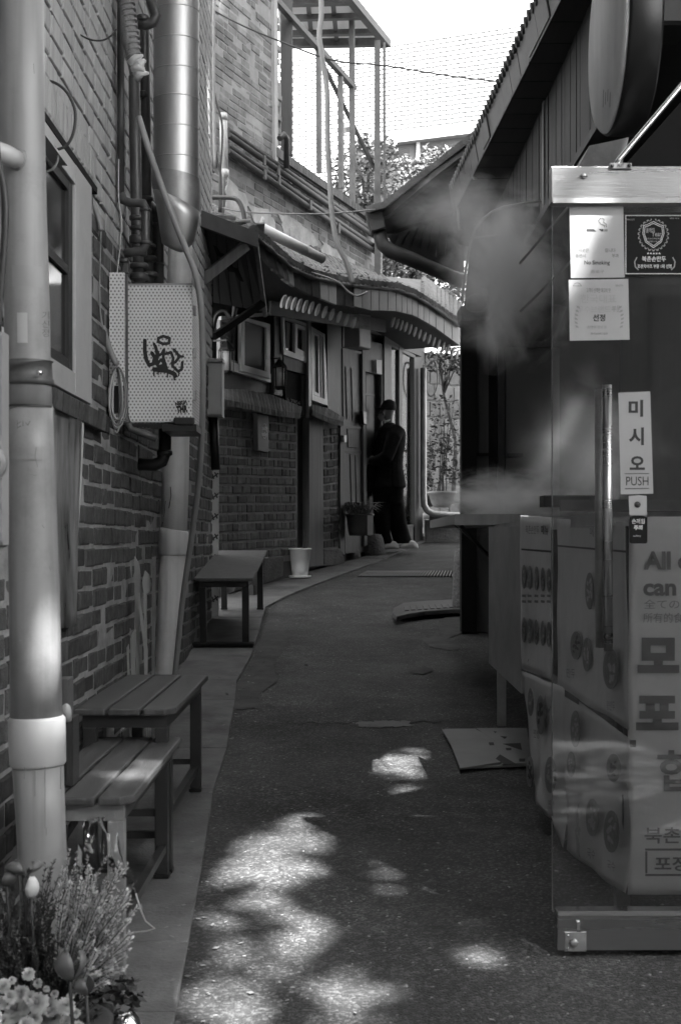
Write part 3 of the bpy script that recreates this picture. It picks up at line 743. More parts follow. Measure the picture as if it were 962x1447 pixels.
g = [[5.6,(205,481),(205,495),(207,508),(211,516),(217,514),(219,505),(215,499)],
     [4.6,(220,489),(222,499),(222,512)],[4.4,(231,475),(240,478),(239,485),(231,486),(224,483),(224,478),(231,475)],
     [4.2,(218,486),(224,500),(220,514)],[4.2,(222,504),(229,500),(232,494),(231,505),(236,522)],[4.2,(222,515),(228,508),(232,514),(226,520),(222,515)],
     [6.5,(218,522),(226,523),(236,524),(246,528),(248,531)],[4.2,(234,500),(242,498),(245,506),(244,517),(252,525),(257,522),(258,512)],
     [4.2,(246,494),(251,500),(254,504),(248,512),(243,513)],[3.6,(252,503),(259,504)],[7,(228,518),(234,519)],
     [2,(218,524),(218,531)],[2,(237,526),(237,533)],[2,(246,530),(247,537)],[2,(224,524),(224,529)],[2,(253,526),(253,531)]]
g = [[l[0]/F*YC*.95] + l[1:] for l in g]
strokes('graffiti', g, cb, .0075, .01, M['marker'], cab)
letters('sticker_print', 'NEIGH', cb, ((247,568),(263,565),(265,571),(249,574)), .0075, M['marker'], cab, .05)
letters('sticker_print', 'THR', cb, ((249,574),(265,572),(266,583),(250,584)), .0075, M['marker'], cab, .06)
cab2 = MB().box(tuple(at(156,595,5.83)), tuple(at(176,385,5.81))).build('dotted_board', M['dots'])
tag(cab2, 'narrow dotted board behind the coil, left of the graffitied cabinet', 'board')
mb = MB().box(tuple(at(184,606,6.25)), tuple(at(211,599,6.2)))
tag(mb.build('dotted_ledge', M['dots']), 'small dotted strip showing under the graffitied cabinet', 'board')

# ================================================================= LEANING FLAT STICKS
YS = 6.3
def tall(label, name, pts, Y, th, mat, cat):
    return tag(MB().slab(front(Y), pts, 0, th, .002).build(name, M[mat]), label, cat)
tall('tall pointed board leaning on the brick wall, left of the stick bundle', 'board', [(190,786),(197,797),(202,842),(197,858),(197,1062),(193,1062)], YS, .015, 'box_grey', 'board')
tall('spoon-shaped paddle among the sticks leaning by the pale drain pipe', 'paddle', [(205,806),(211,812),(214,826),(212,836),(207,838),(210,1062),(206,1062),(203,836),(201,822)], YS-.03, .012, 'box_grey', 'paddle')
tall('straight pale stick leaning against the pale drain pipe', 'stick', [(215,788),(220,786),(219,1062),(214,1062)], YS-.05, .02, 'concrete', 'stick')
tall('thin stick rising left of the spoon-shaped paddle', 'stick', [(194,840),(197,838),(209,918),(207,1062),(204,918)], YS-.05, .012, 'box_grey', 'stick')
tall('short rounded board leaning low against the brick wall', 'board', [(184,902),(188,893),(192,890),(192,1062),(188,1062)], YS-.22, .015, 'pvc', 'board')
tall('short dark stick at the foot of the brick wall', 'stick', [(179,915),(182,910),(187,1062),(184,1062)], YS-.27, .015, 'box_grey', 'stick')

# ================================================================= BENCHES
def bench(label, x0, x1, y0, y1, z, nplank, mat='wood_bench', legr=.021, group='benches along the left wall', over=.02, plank_dir='y', rung=True, flat=False, near=None):
    gz = (lambda yy: SLOPE*(y0+y1)/2) if flat else globals()['gz']
    t = empty('bench', ((x0+x1)/2, (y0+y1)/2, gz((y0+y1)/2)), label, 'bench', group)
    if plank_dir == 'y':
        w = (x1-x0)/nplank
        for k in range(nplank):
            a = x0+k*w+.004; b = x0+(k+1)*w-.004
            pts = [(a,y0,z-.022),(b,y0,z-.022),(b,y1,z-.022),(a,y1,z-.022)]
            if k == nplank-1: pts = [(a,y0,z-.022),(b-.03,y0,z-.022),(b,y0+.05,z-.022),(b,y1-.02,z-.022),(b-.01,y1,z-.022),(a,y1,z-.022)]
            MB().prism(pts, (0,0,.022)).build('plank', M[mat], t, bevel=.006)
    else:
        MB().box((x0,y0,z-.022),(x1,y1,z)).build('board', M[mat], t, bevel=.004)
    f = M['bench_frame']; i = .03; zt = z-.0235
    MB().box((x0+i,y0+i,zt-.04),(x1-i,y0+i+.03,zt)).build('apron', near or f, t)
    MB().box((x0+i,y1-i-.03,zt-.04),(x1-i,y1-i,zt)).build('apron', f, t)
    MB().box((x0+i,y0+i+.031,zt-.04),(x0+i+.03,y1-i-.031,zt)).build('apron', f, t)
    MB().box((x1-i-.03,y0+i+.031,zt-.04),(x1-i,y1-i-.031,zt)).build('apron', f, t)
    for (x, y) in ((x0+i+legr,y0+i+legr),(x1-i-legr,y0+i+legr),(x0+i+legr,y1-i-legr),(x1-i-legr,y1-i-legr)):
        g0 = gz(y)+(.02)
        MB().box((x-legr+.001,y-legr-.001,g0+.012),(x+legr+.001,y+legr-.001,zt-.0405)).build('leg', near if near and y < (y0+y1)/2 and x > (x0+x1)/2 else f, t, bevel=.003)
        MB().box((x-legr-.002,y-legr-.004,g0),(x+legr+.004,y+legr+.002,g0+.012)).build('foot_pad', M['black'], t)
    if rung:
        h = gz((y0+y1)/2)+.14
        MB().box((x1-i-legr-.012,y0+i+2*legr,h),(x1-i-legr+.012,y1-i-2*legr,h+.025)).build('stretcher', f, t)
        for yy in (y0+i+legr, y1-i-legr): MB().box((x0+i+2*legr,yy-.01,h+.03),(x1-i-2*legr,yy+.01,h+.052)).build('stretcher', f, t)
    return t
EY = EYE
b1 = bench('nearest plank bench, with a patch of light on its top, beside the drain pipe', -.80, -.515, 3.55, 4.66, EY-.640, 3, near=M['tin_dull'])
# pale squared near leg and near apron of the first bench are dull tin
b2 = bench('middle plank bench, standing higher than the nearest one and overlapping its far end', -.85, -.520, 4.50, 5.66, EY-.530, 3)
b3 = bench('small far bench with one plain board top, in front of the gas meter strip', -.945, -.565, 9.22, 11.0, gz(10.11)+.47, 1, 'wood_mid', .022, over=.0, plank_dir='x', rung=False, flat=True)
b3.rotation_euler.x = math.atan(.095)
tag(MB().box((-1.0+.02,9.15,gz(9.15)+.019),(-.56,9.3,gz(9.3)+.035)).build('base_plate', M['black_matt'], None, bevel=.01), 'dark base plate on the paving under the near legs of the far bench', 'plate')
# upright board and bolt between pipe and bench
ub = tag(MB().box((-.755,3.72,EY-.638),(-.712,3.80,EY-.36)).build('upright_board', M['wood_mid'], None, bevel=.003), 'upright wooden board wedged between the near drain pipe and the nearest bench', 'board')
MB().lathe(at(95,1018,3.70), [(.013,0),(.013,.03),(.010,.04),(.004,.046)], 14, axis=(0,-.3,1)).build('bolt', M['pvc_white'], ub)
MB().box((-.712,3.70,EY-.636),(-.695,3.79,EY-.46)).build('lower_batten', M['wood_dark'], ub)

# ================================================================= OLD TILED HOUSE
hs = empty('old_house', (.2, 14.5, gz(14.5)), 'low old tiled house with brick panels, white sash windows and wooden door', 'house')
H_ = HF
def hp(name, pts, d, th, mat, par=None, bev=0.0, bevel=0.0):
    return MB().slab(H_, pts, d, th, bev).build(name, M[mat], par or hs, bevel)
def hr(name, x0, y0, x1, y1, d, th, mat, par=None, bev=0.0):
    return MB().rect(H_, x0, y0, x1, y1, d, th, bev).build(name, M[mat], par or hs)
hp('wall', [(300,330),(356,342),(412,385),(480,408),(513,412),(513,800),(300,850)], -.075, .25, 'wood_dark')
hp('panel_mortar', [(306,570),(420,583),(420,792),(306,800)], -.003, .05, 'mortar_light')
hp('panel_mortar', [(456,596),(482,598),(482,778),(456,782)], -.003, .05, 'mortar_light')
# brick panels
bh = brick_meshes('h', M['brick_house'], 7, .12, .06)
def hc(x, y, d=0): return H_.hit(x, y, d)
br = course_bricks(hc(308,576), hc(418,589), hc(418,785), hc(308,794), 16, H_.n, .2, .06, .006, bh, joint=.017, hdr=.5)
br += course_bricks(hc(457,606), hc(481.5,603), hc(481.5,772), hc(457,775), 15, H_.n, .2, .06, .004, bh, joint=.013, hdr=.6)
lay(br, 300, hs)
# tiled copings: one upright tile beside the other
def coping(T, B, n, d=.13):
    for k in range(n):
        t0, t1 = k/n, (k+1)/n
        def ip(L_, t):
            t *= len(L_)-1; i = min(int(t), len(L_)-2); t -= i
            return (L_[i][0]+(L_[i+1][0]-L_[i][0])*t, L_[i][1]+(L_[i+1][1]-L_[i][1])*t)
        a, b, c, e = ip(T,t0), ip(T,t1), ip(B,t1), ip(B,t0)
        A, Bq = H_.hit(*a, 0), H_.hit(*b, 0); C, D_ = H_.hit(*c, d+R.uniform(-.006,.006)), H_.hit(*e, d+R.uniform(-.006,.006))
        g = (Bq-A)*.06
        mb = MB(); o_ = V((0,0,-.03))
        mb.hexa([D_+g+o_, C-g+o_, Bq-g+o_, A+g+o_, D_+g+V((0,0,.02)), C-g+V((0,0,.02)), Bq-g, A+g])
        mb.build('coping_tile', M['coping'], hs)
coping([(317,549),(345,550),(385,558),(427,575)], [(316,567),(350,574),(390,583),(424,587)], 26)
coping([(440,571),(465,577),(487,590)], [(441,583),(462,592),(486,599)], 10)
# footing stones and the plinth
def fs(pts, d, th=.12, mat='stone'):
    return hp('footing_stone', pts, d, th, mat, bev=.015)
fs([(303,793),(334,791),(335,836),(303,848)], .02); fs([(335,791),(372,789),(371,828),(336,835)], .025)
fs([(373,788),(402,786),(401,814),(373,826)], .02); fs([(457,776),(483,775),(489,798),(458,800)], .03)
# posts
hp('post', [(420,588),(437,592),(437,803),(420,806)], -.04, .06, 'wood_dark')
hp('post', [(437,583),(457,590),(457,800),(437,803)], .03, .12, 'wood_post', bev=.01)
hp('post', [(383,440),(399,445),(399,560),(383,556)], -.01, .08, 'wood_dark')
hr('trim', 388, 443, 391, 556, .008, .015, 'wood_post')
hp('post', [(462,445),(482,450),(484,590),(463,576)], -.01, .08, 'wood_dark')
hp('post', [(481,590),(487,592),(487,785),(481,780)], .02, .09, 'wood_mid')
hr('post', 543, 470, 551, 770, .0, .02, 'wood_dark')
hp('lintel', [(383,418),(545,445),(545,475),(383,443)], -.02, .1, 'wood_dark')
hp('apron_board', [(316,516),(383,541),(383,556),(317,548)], -.03, .03, 'wood_mid')
# white sash window, left
w1 = hp('window', [(313,447),(383,441),(383,446),(313,452)], .0, .06, 'white_paint')
MB().slab(H_, [(315,507),(383,528),(383,541),(315,520)], .01, .07).build('sill', M['white_paint'], w1, .003)
def ring(pl, outer, inner, d, th):
    mb = MB(); n = len(outer)
    for i in range(n):
        j = (i+1) % n
        mb.slab(pl, [outer[i], outer[j], inner[j], inner[i]], d, th)
    return mb
o4 = [(341,447),(382,458),(382,535),(341,524)]; i4 = [(346,453),(376.5,463),(376.5,525),(346,516)]
ring(H_, o4, i4, .022, .03).build('sash', M['white_paint'], w1)
MB().slab(H_, i4, .004, .006).build('pane', M['curtain'], w1)
ring(H_, [(311,452),(340,452),(340,514),(311,507)], [(314,455),(338,456),(338,511),(314,505)], -.005, .03).build('sash', M['paint_dull'], w1)
MB().slab(H_, [(314,455),(338,456),(338,511),(314,505)], -.02, .006).build('pane', M['glass_dark'], w1)
# middle small white window over a dark pane
o4 = [(399,445),(436,458),(437,513),(401,501)]; i4 = [(402,450),(433,461),(433,505),(404,494)]
w2 = ring(H_, o4, i4, .01, .07).build('window', M['white_paint'], hs)
ring(H_, [(417,457),(434,463),(434,505),(417,499)], [(420.5,463),(430.5,467),(430.5,497),(420.5,492)], .004, .03).build('sash', M['white_paint'], w2)
MB().slab(H_, [(403,450),(433,460),(433,504),(404,494)], -.03, .006).build('pane', M['glass_dark'], w2)
MB().slab(H_, [(405,455),(410,457),(409,492),(405,491)], -.02, .01).build('curtain', M['curtain_pale'], w2)
hp('rail', [(401,503),(437,514),(437,531),(401,521)], -.005, .05, 'wood_post', bevel=.004)
hp('door_glass', [(402,524),(427,531),(428,573),(403,566)], -.03, .01, 'black_matt')
hp('door_stile', [(427,530),(437,533),(437,590),(428,588)], -.01, .05, 'wood_mid')
letters('number_print', 'h.7904', H_, ((406,562),(424,567),(424,573),(406,568)), -.0285, M['ink_soft'], hs)
hp('cable_cover', [(436,447),(439.5,448),(440,592),(436.5,590)], .03, .03, 'pvc')
# tall white window
o4 = [(439.5,461),(459,472),(463,573),(441,565)]; i4 = [(442.5,468),(457,476),(459,564),(443.5,558)]
w3 = ring(H_, o4, i4, .025, .06).build('window', M['white_paint'], hs)
MB().slab(H_, i4, .0, .006).build('pane', M['curtain_pale'], w3)
ring(H_, [(442.6,469),(451,473),(452,561),(443.6,557.5)], [(444.3,473),(449.4,475.5),(450.4,556),(445,553)], .015, .02).build('sash', M['white_paint'], w3)
MB().slab(H_, [(444.3,473),(449.4,475.5),(450.4,556),(445,553)], .003, .004).build('pane', M['curtain'], w3)
MB().slab(H_, [(453,475),(454.6,476),(455.6,562),(454,561)], .012, .01).build('muntin', M['white_paint'], w3)
# panelled door leaf left of the doorway
dl = hp('door', [(484,492),(511,497),(515,780),(488,782)], .0, .07, 'wood_mid')
for a in ([(487.5,517),(492,518),(494,594),(489.5,593)],[(495.5,519),(501.5,520),(503,597),(497.5,595)],[(494,641),(498,642),(500,716),(496,716)],[(501.5,643),(506,643),(508,718),(503,718)]):
    MB().slab(H_, a, .004, .01).build('door_groove', M['wood_dark'], dl)
    MB().slab(H_, [(a[0][0]+1.2,a[0][1]+2),(a[0][0]+2.4,a[0][1]+2),(a[3][0]+2.4,a[3][1]-2),(a[3][0]+1.2,a[3][1]-2)], .009, .01).build('door_bead', M['wood_post'], dl)
MB().slab(H_, [(491,606),(505,607),(506,633),(492,632)], .010, .02, .004).build('door_panel', M['wood_post'], dl)
for yy in (602, 637): MB().slab(H_, [(487,yy),(511,yy+1),(511,yy+4),(487,yy+3)], .012, .02).build('rail', M['wood_dark'], dl)
MB().slab(H_, [(512,500),(516,501),(519,770),(515,772)], .03, .08).build('door_edge', M['wood_post'], dl)
hp('head_board', [(485,440),(512,446),(512,493),(484,490)], -.005, .06, 'wood_dark')
hp('head_panel', [(512,480),(540,486),(540,530),(513,524)], -.02, .05, 'wood_mid')
# recess with the inner door the person faces
mb = MB(); a = H_.hit(513,800,-.10); b = H_.hit(549,790,-.10)
MB().hexa([V((a.x,a.y,gz(a.y)-.1)), V((b.x,b.y,gz(b.y)-.1)), V((b.x,b.y,gz(b.y)-.1))-H_.n*.05, V((a.x,a.y,gz(a.y)-.1))-H_.n*.05,
           V((a.x,a.y,EYE+2.4)), V((b.x,b.y,EYE+2.4)), V((b.x,b.y,EYE+2.4))-H_.n*.05, V((a.x,a.y,EYE+2.4))-H_.n*.05]).build('inner_door', M['wood_dark'], hs)
MB().slab(H_, [(517,523),(528,525),(529,700),(518,702)], -.08, .02).build('door_panel', M['wood_mid'], hs)
MB().slab(H_, [(513,555),(529,557),(529,560),(513,558)], -.07, .03).build('door_rail', M['wood_post'], hs)
MB().slab(H_, [(513,581),(518,582),(518,600),(514,599)], .07, .04, .005).build('door_handle', M['black'], hs)
# glass shop window beside the doorway
hp('window_base', [(551,748),(590,742),(590,765),(551,772)], -.01, .2, 'stone')
hp('window_head', [(547,462),(596,486),(596,504),(551,486)], .0, .15, 'wood_mid')
w4 = ring(H_, [(551,484),(587,502),(587,744),(551,750)], [(553,489),(585,506),(585,741),(553,746)], .0, .06).build('shop_window', M['wood_mid'], hs)
MB().slab(H_, [(564,490),(568,492),(568,744),(564,745)], .006, .06).build('mullion', M['wood_dark'], w4)
MB().slab(H_, [(553,489),(564,494),(564,744),(553,746)], -.02, .006).build('pane', M['shop_glass'], w4)
MB().slab(H_, [(568,495),(585,505),(585,741),(568,743)], -.02, .006).build('pane', M['shop_glass'], w4)
hp('interior_wall', [(552,478),(600,478),(600,750),(552,752)], -.9, .05, 'far_grey')
for k, (x, y, r_) in enumerate([(559,735,.05),(575,728,.06),(580,705,.05)]):
    MB().lathe(H_.hit(x,y,-.4), [(r_*1.1,-.1),(r_*1.2,0),(r_,.03)], 14).build('display_bowl', M['pot_mid'], hs)
hp('corner_post', [(585,505),(596,505),(597,765),(586,768)], .01, .12, 'wood_dark')
# eaves: fascia plates, bent gutter, tile ends
eT = [(356,332),(385,357),(412,381),(440,394),(480,403),(520,408),(560,411),(585,420),(612,436),(650,462)]
eB = [(368,358),(390,383),(414,405),(442,417),(480,431),(520,438),(560,440),(585,446),(612,461),(650,489)]
def ip(L_, t):
    t *= len(L_)-1; i = min(int(t), len(L_)-2); t -= i
    return (L_[i][0]+(L_[i+1][0]-L_[i][0])*t, L_[i][1]+(L_[i+1][1]-L_[i][1])*t)
NE = 30
for k in range(NE):
    t0, t1 = k/NE, (k+.96)/NE
    a, b, c, e = ip(eT,t0), ip(eT,t1), ip(eB,t1), ip(eB,t0)
    dd = .70 + R.uniform(-.012,.012)
    mt_ = 'tin_dull' if k in (5,6,11,12) else ('gutter' if k > 14 else 'tile')
    jy = [R.uniform(-1.8,1.8)*(0 if k > 17 else 1) for _ in range(2)]; dd = .70 if k > 17 else dd; c = (c[0], c[1]+jy[0]); e = (e[0], e[1]+jy[1])
    MB().slab(H_, [a, b, c, e], dd, .03, .004).build('fascia_plate', M[mt_], hs)
mb = MB(); P = [H_.hit(*ip(eT, k/40), .73) + V((0,0,.012)) for k in range(41)]
mb.tube(P, [.018+.006*math.sin(k*2.1) for k in range(41)], 8); mb.build('eave_roll', M['tile'], hs)
eB2 = ([(398,419),(420,424),(445,430),(475,440),(506,452)], [(553,448),(575,457),(600,470),(625,483),(650,496)])
for L_, n_ in ((eB2[0], 12), (eB2[1], 15)):
    for k in range(n_):
        x, y = ip(L_, (k+.5)/n_); c = H_.hit(x, y+6, .62)
        ax = (V((.75,-.66,-.1))).normalized()
        mb = MB(); s_ = .035
        u = V((0,0,1)); w_ = ax.cross(u).normalized(); tilt = -.42
        ringp = [(math.cos(q)*s_*.55, math.sin(q)*s_*1.6) for q in [2*math.pi*i/12 for i in range(12)]]
        A = [c + w_*(p_[0]+p_[1]*tilt) + u*p_[1] for p_ in ringp]
        mb.prism(A, -ax*.02); mb.build('tile_end', M['tile_end'], hs)
# roof surface from the eave back to the upper wall, with rows of round tiles
uB = [(272,292),(300,300),(330,318),(372,336),(410,352),(450,366),(490,380),(520,390),(560,402),(640,440)]
def roofpt(s, t):
    a = H_.hit(*ip(eT, s), .72); q = ip(uB, s)
    b = UW.hit(*q, .0)
    if q[0] > 535: b = H_.hit(*ip(eT, s), -.55) + V((0,0,.28))
    sag = -.06*math.sin(math.pi*t)
    return a.lerp(b, t) + V((0,0,sag))
mb = MB(); ns, nt_ = 60, 6
vs = [roofpt(i/ns, j/nt_) for i in range(ns+1) for j in range(nt_+1)]
mb.add(vs, [(i*(nt_+1)+j, (i+1)*(nt_+1)+j, (i+1)*(nt_+1)+j+1, i*(nt_+1)+j+1) for i in range(ns) for j in range(nt_)], True)
rf = mb.build('roof', M['tile'], hs); rf.modifiers.new('thick', 'SOLIDIFY').thickness = .04
for k in range(58):
    s = (k+.5)/58
    P = [roofpt(s, j/14) + V((0,0,.045)) for j in range(15)]
    MB().tube(P, [.042+(.008 if j % 2 else 0) for j in range(15)], 8, smooth=False).build('round_tile', M['tile'], rf)
hp('eave_soffit', [(383,425),(480,440),(545,452),(545,470),(383,445)], .3, .02, 'wood_dark')
MB().add([H_.hit(*ip(eB, k/20), .66) for k in range(21)] + [H_.hit(*ip(eB, k/20), .66)-H_.n*1.7+V((0,0,-.02)) for k in range(21)], [(k, k+1, 22+k, 21+k) for k in range(20)]).build('eave_underside', M['soffit'], hs)
# dead leaves and grit caught between the roof tiles
rr0 = random.Random(77); mb = MB()
for k in range(1500):
    q = roofpt(rr0.random(), rr0.random()**1.5*.8) + V((0,0,.085)); z_ = rr0.uniform(.01,.035)
    a = V((rr0.gauss(0,1), rr0.gauss(0,1), rr0.gauss(0,.5))).normalized(); b = a.orthogonal().normalized()
    mb.add([q+a*z_, q+b*z_*.5, q-a*z_, q-b*z_*.5], [(0,1,2,3)])
tag(mb.build('roof_litter', M['coping'], rf), kind='stuff')
# little things on the facade, each a thing of its own
def lantern(label, x, y, d):
    c = H_.hit(x, y, d); s = .058
    t = empty('wall_lantern', c, label, 'lantern', 'coach lanterns on the old house')
    m_ = M['black']
    MB().lathe(c+V((0,0,.085)), [(s*1.25,0),(s*1.05,.02),(s*.35,.07),(s*.2,.075),(s*.2,.09),(.004,.1)], 6, smooth=False).build('cap', m_, t)
    MB().lathe(c+V((0,0,-.095)), [(s*.4,-.02),(s*.9,0),(s*.95,.012)], 6, smooth=False).build('base', m_, t)
    for k in range(6):
        a = k*math.pi/3; MB().bar(c+V((math.cos(a)*s,math.sin(a)*s,-.085)), c+V((math.cos(a)*s*1.05,math.sin(a)*s*1.05,.088)), .008).build('frame_bar', m_, t)
    MB().lathe(c+V((0,0,-.08)), [(s*.7,0),(s*.75,.16)], 12).build('shade', M['pvc_white'], t)
    MB().bar(c+V((0,0,.17)), c+V((0,0,.17))-H_.n*(d+.02), .014).build('wall_arm', m_, t)
lantern('black coach lantern hanging between the two white windows', 395, 533, .10)
lantern('black coach lantern behind the grey box, left of the sash window', 320, 510, .12)
pq = tag(MB().slab(H_, [(364,583),(380,586),(380,640),(365,637)], .06, .045, .006).build('shop_sign', M['wood_dark']), 'narrow dark sign board with a ringed white lettering on the brick panel', 'sign')
c = H_.hit(374,609,.062)
u_ = V((0,0,1)).cross(H_.n).normalized(); mb = MB()
for k in range(28):
    a0, a1 = 2*math.pi*k/28, 2*math.pi*(k+1)/28; r0, r1 = .048, .053
    f_ = lambda a, r_: c + u_*math.cos(a)*r_ + V((0,0,1))*math.sin(a)*r_*1.28
    mb.add([f_(a0,r0), f_(a1,r0), f_(a1,r1), f_(a0,r1)], [(0,1,2,3)])
mb.build('ring_print', M['ink_white'], pq)
letters('sign_print', 'teddy\nroller', H_, ((370,601),(378,602),(378,617),(370,616)), .0625, M['ink_white'], pq, .02)
hb = tag(MB().slab(H_, [(507,437),(524,440),(524,494),(508,490)], .30, .16, .01).build('junction_box', M['box_grey']), 'pale meter box high under the eave beside the door head', 'box')
tag(MB().slab(H_, [(531.5,508),(539.5,509),(539.5,529),(532,528)], .02, .012, .002).build('number_plate', M['paint_dull']), 'small pale plate beside the doorway above the person', 'plate')
db = tag(MB().slab(H_, [(486,615),(490,615),(490,625),(486.5,625)], .05, .03, .003).build('doorbell', M['pvc_white']), 'tiny white doorbell on the door frame', 'doorbell')
tag(MB().slab(H_, [(359,826),(370,830),(372,842),(360,846)], .25, .1, .01).build('wooden_block', M['wood_dark']), 'dark wooden block on the paving behind the small far bench', 'block')
# gas strip, grey box and black pipe at the corner of the two houses
sp_ = front(10.62)
st = tag(MB().rect(sp_, 295.5, 664, 309, 905, 0, .02).build('pipe_cover', M['pvc_white']), 'white strip marked with repeated black H shapes behind the far bench', 'strip')
for k in range(7):
    y = 672 + k*29
    strokes('mark', [[(299,y+4),(308,y-3)],[(300,y-2),(302,y+4)],[(304,y-4),(307,y+2)]], sp_, .002, .011, M['ink'], st)
gb = tag(MB().rect(front(10.2), 288, 509, 314, 588, 0, .18, .012).build('meter_cabinet', M['box_grey']), 'plain grey wall box below the lantern at the house corner', 'cabinet')
MB().rect(front(10.2), 287, 506, 315, 511, .012, .2, .004).build('lid', M['pvc'], gb)
mb = MB(); px_tube(mb, [(302,588),(303,620),(305,664)], 10.35, 6.5, 12); tag(mb.build('black_pipe', M['black']), 'short black pipe under the plain grey wall box', 'pipe')
tag(MB().rect(front(10.55), 290, 395, 301, 665, 0, .03).build('corner_post', M['black_matt']), 'dark post in the gap behind the grey wall box', 'post')
# rain hood over the corner
hd = empty('rain_hood', at(320,350,10.2), 'dark boarded rain hood on wooden braces over the corner of the old house', 'canopy')
A, B, C, D = at(262,306,9.6), at(357,344,10.3), at(375,441,11.3), at(262,420,11.0)
for k in range(7):
    t0, t1 = k/7+.006, (k+1)/7-.004
    a, b, c, d = A.lerp(B,t0), A.lerp(B,t1), D.lerp(C,t1), D.lerp(C,t0)
    MB().prism([a,b,c,d], (0,.0,.03)).build('soffit_board', M['soffit'], hd)
MB().bar(A+V((0,-.02,.02)), B+V((.03,-.02,.02)), .03, .11).build('fascia', M['gutter'], hd)
MB().bar(B+V((.02,0,.03)), C+V((0,0,-.02)), .03, .05).build('side_fascia', M['wood_mid'], hd)
MB().bar(at(280,400,9.9), at(347,347,10.2), .05, .07).build('brace', M['wood_post'], hd)
MB().bar(at(303,475,10.6), at(372,428,11.1), .04, .05).build('brace', M['black_matt'], hd)
MB().prism([A+V((0,0,.034)),B+V((0,0,.034)),C+V((0,0,.034)),D+V((0,0,.034))], (0,0,.02)).build('backing', M['black_matt'], hd)
MB().prism([A+V((0,0,.075)), B+V((0,0,.075)), B+V((0,1.6,.25)), A+V((0,1.8,.25))], (0,0,.02)).build('tin_top', M['tin_dull'], hd)
# plastic sheets, flange and pipes lying on the roof
mb = MB()
for k in range(6):
    a = at(275+k*14+R.uniform(-4,4), 296+k*5+R.uniform(-4,4), 10.4+R.uniform(0,.5)); 
    mb.prism([a, a+V((.14,.05,R.uniform(-.02,.03))), a+V((.12,.3,R.uniform(0,.05))), a+V((-.03,.25,R.uniform(0,.05)))], (0,0,.012))
tag(mb.build('plastic_sheet', M['plaster']), 'crumpled pale plastic sheets lying along the top of the rain hood', 'sheet')
wp = empty('white_pipe', at(410,345,11.4), 'short white plastic pipe lying on the tiles under the upper brick wall', 'pipe')
mb = MB(); px_tube(mb, [(368,322,11.2),(430,353,11.6)], 0, [8.2,7.6], 18); mb.build('barrel', M['white_paint'], wp)
mb = MB(); px_tube(mb, [(428,352,11.6),(432,354,11.61),(456,366,11.75)], 0, [8.6,7.4,6.8], 18); mb.build('end_piece', M['pvc_lifted'], wp)
MB().bar(at(364,327,11.15), at(372,307,11.15), .05, .02).build('flange', M['white_paint'], wp)
vp = empty('vent_pipe', at(317,240,11.9), 'upright white plastic vent pipe with a cap in front of the upper brick wall', 'pipe')
mb = MB(); px_tube(mb, [(316,165),(316,170),(317,244)], 11.9, 5.4, 16); mb.build('barrel', M['white_paint'], vp)
mb = MB(); px_tube(mb, [(316,160),(316,170)], 11.9, [5.2,6.3], 16); mb.build('cap', M['pvc_lifted'], vp)
mb = MB(); px_tube(mb, [(317,240),(317,248),(315,252),(314,310)], 11.9, [6.4,6.4,3.5,3.5], 16); mb.build('foot', M['pvc_lifted'], vp)
# cables in front of the upper wall
for lab, pts, r_, mt_ in (
    ('thick dark cable hanging from the top beside the duct', [(296,-20),(297,60),(299,140),(303,200),(308,232),(312,250),(312,300)], .011, 'cable_dark'),
    ('thick pale cable bundle right of the duct', [(288,-20),(287,60),(289,120),(293,180),(299,238)], .022, 'cable'),
    ('grey conduit beside the pale cable bundle', [(303,-20),(301,60),(302,150),(304,238)], .018, 'box_grey'),
    ('dark cable that bulges round the vent pipe', [(300,-20),(299,60),(303,130),(313,170),(314,200),(311,250),(310,300)], .009, 'cable_dark'),
    ('dark slack cable low beside the duct foot', [(284,60),(285,150),(290,200),(297,235),(303,244)], .010, 'cable_dark'),
    ('dark hooked conduit lying over the rain hood', [(286,281),(305,279),(330,280),(339,287),(344,300),(346,312)], .02, 'dark_pipe'),
    ('wavy dark hose looped behind the grey wall box', [(300,470),(306,446),(318,440),(328,450),(331,440),(332,430)], .022, 'black'),
    ('thin wire stretched over the roof from the hood to the far eave', [(300,290),(340,299),(400,302),(460,302),(500,299),(530,296)], .006, 'cable'),
    ('long pale hose drooping from the balcony down the upper wall onto the tiles', [(453,-20),(454,20),(451,50),(455,80),(462,130),(463,200),(466,260),(470,310),(477,345),(489,370),(499,402)], .022, 'box_grey'),
    ('dark wire tangled on the tiles at the eave', [(440,385),(462,392),(480,400),(492,412),(505,418),(520,412)], .008, 'cable'),
    ('overhead wire pair crossing the sky in front of the white tiled building', [(262,-10),(330,30),(400,60),(470,85),(545,93),(640,108),(735,118)], .007, 'cable_dark'),
    ):
    cable(lab, pts, 11.7, r_, mt_)

# ================================================================= UPPER BRICK BUILDING
ub = empty('upper_brick_building', (-.6,14.5,EYE+2), 'upper storey brick building behind the tiled roof, with two pairs of pipes along its wall', 'building')
MB().slab(UW, [(280,-60),(392,-60),(392,262),(540,330),(540,430),(280,330)], -.004, .3).build('wall', M['mortar_up'], ub)
bu = brick_meshes('u', M['brick_up'], 6, .07, .03)
def ucor(px, z):
    p = UW.hit(px, 300); return V((p.x, p.y, EYE+z))
zt, zb = 5.75, 2.35; nC = int((zt-zb)/.0685)
def skipu(c, q):
    if q[0] < 262 or q[0] > 539 or q[1] < -15: return True
    if q[0] > 391 and q[1] < 215+(q[0]-391)*.75: return True
    s = q[0]
    lim = 300 + (s-320)*.40 if s > 320 else 296
    return q[1] > lim+22 or (q[0] < 287 and q[1] < 250)
br = course_bricks(ucor(262,zt), ucor(539,zt), ucor(539,zb), ucor(262,zb), nC, UW.n, .205, .05, .0, bu, joint=.012, skip=skipu, hdr=.12)
lay(br, 300, ub)
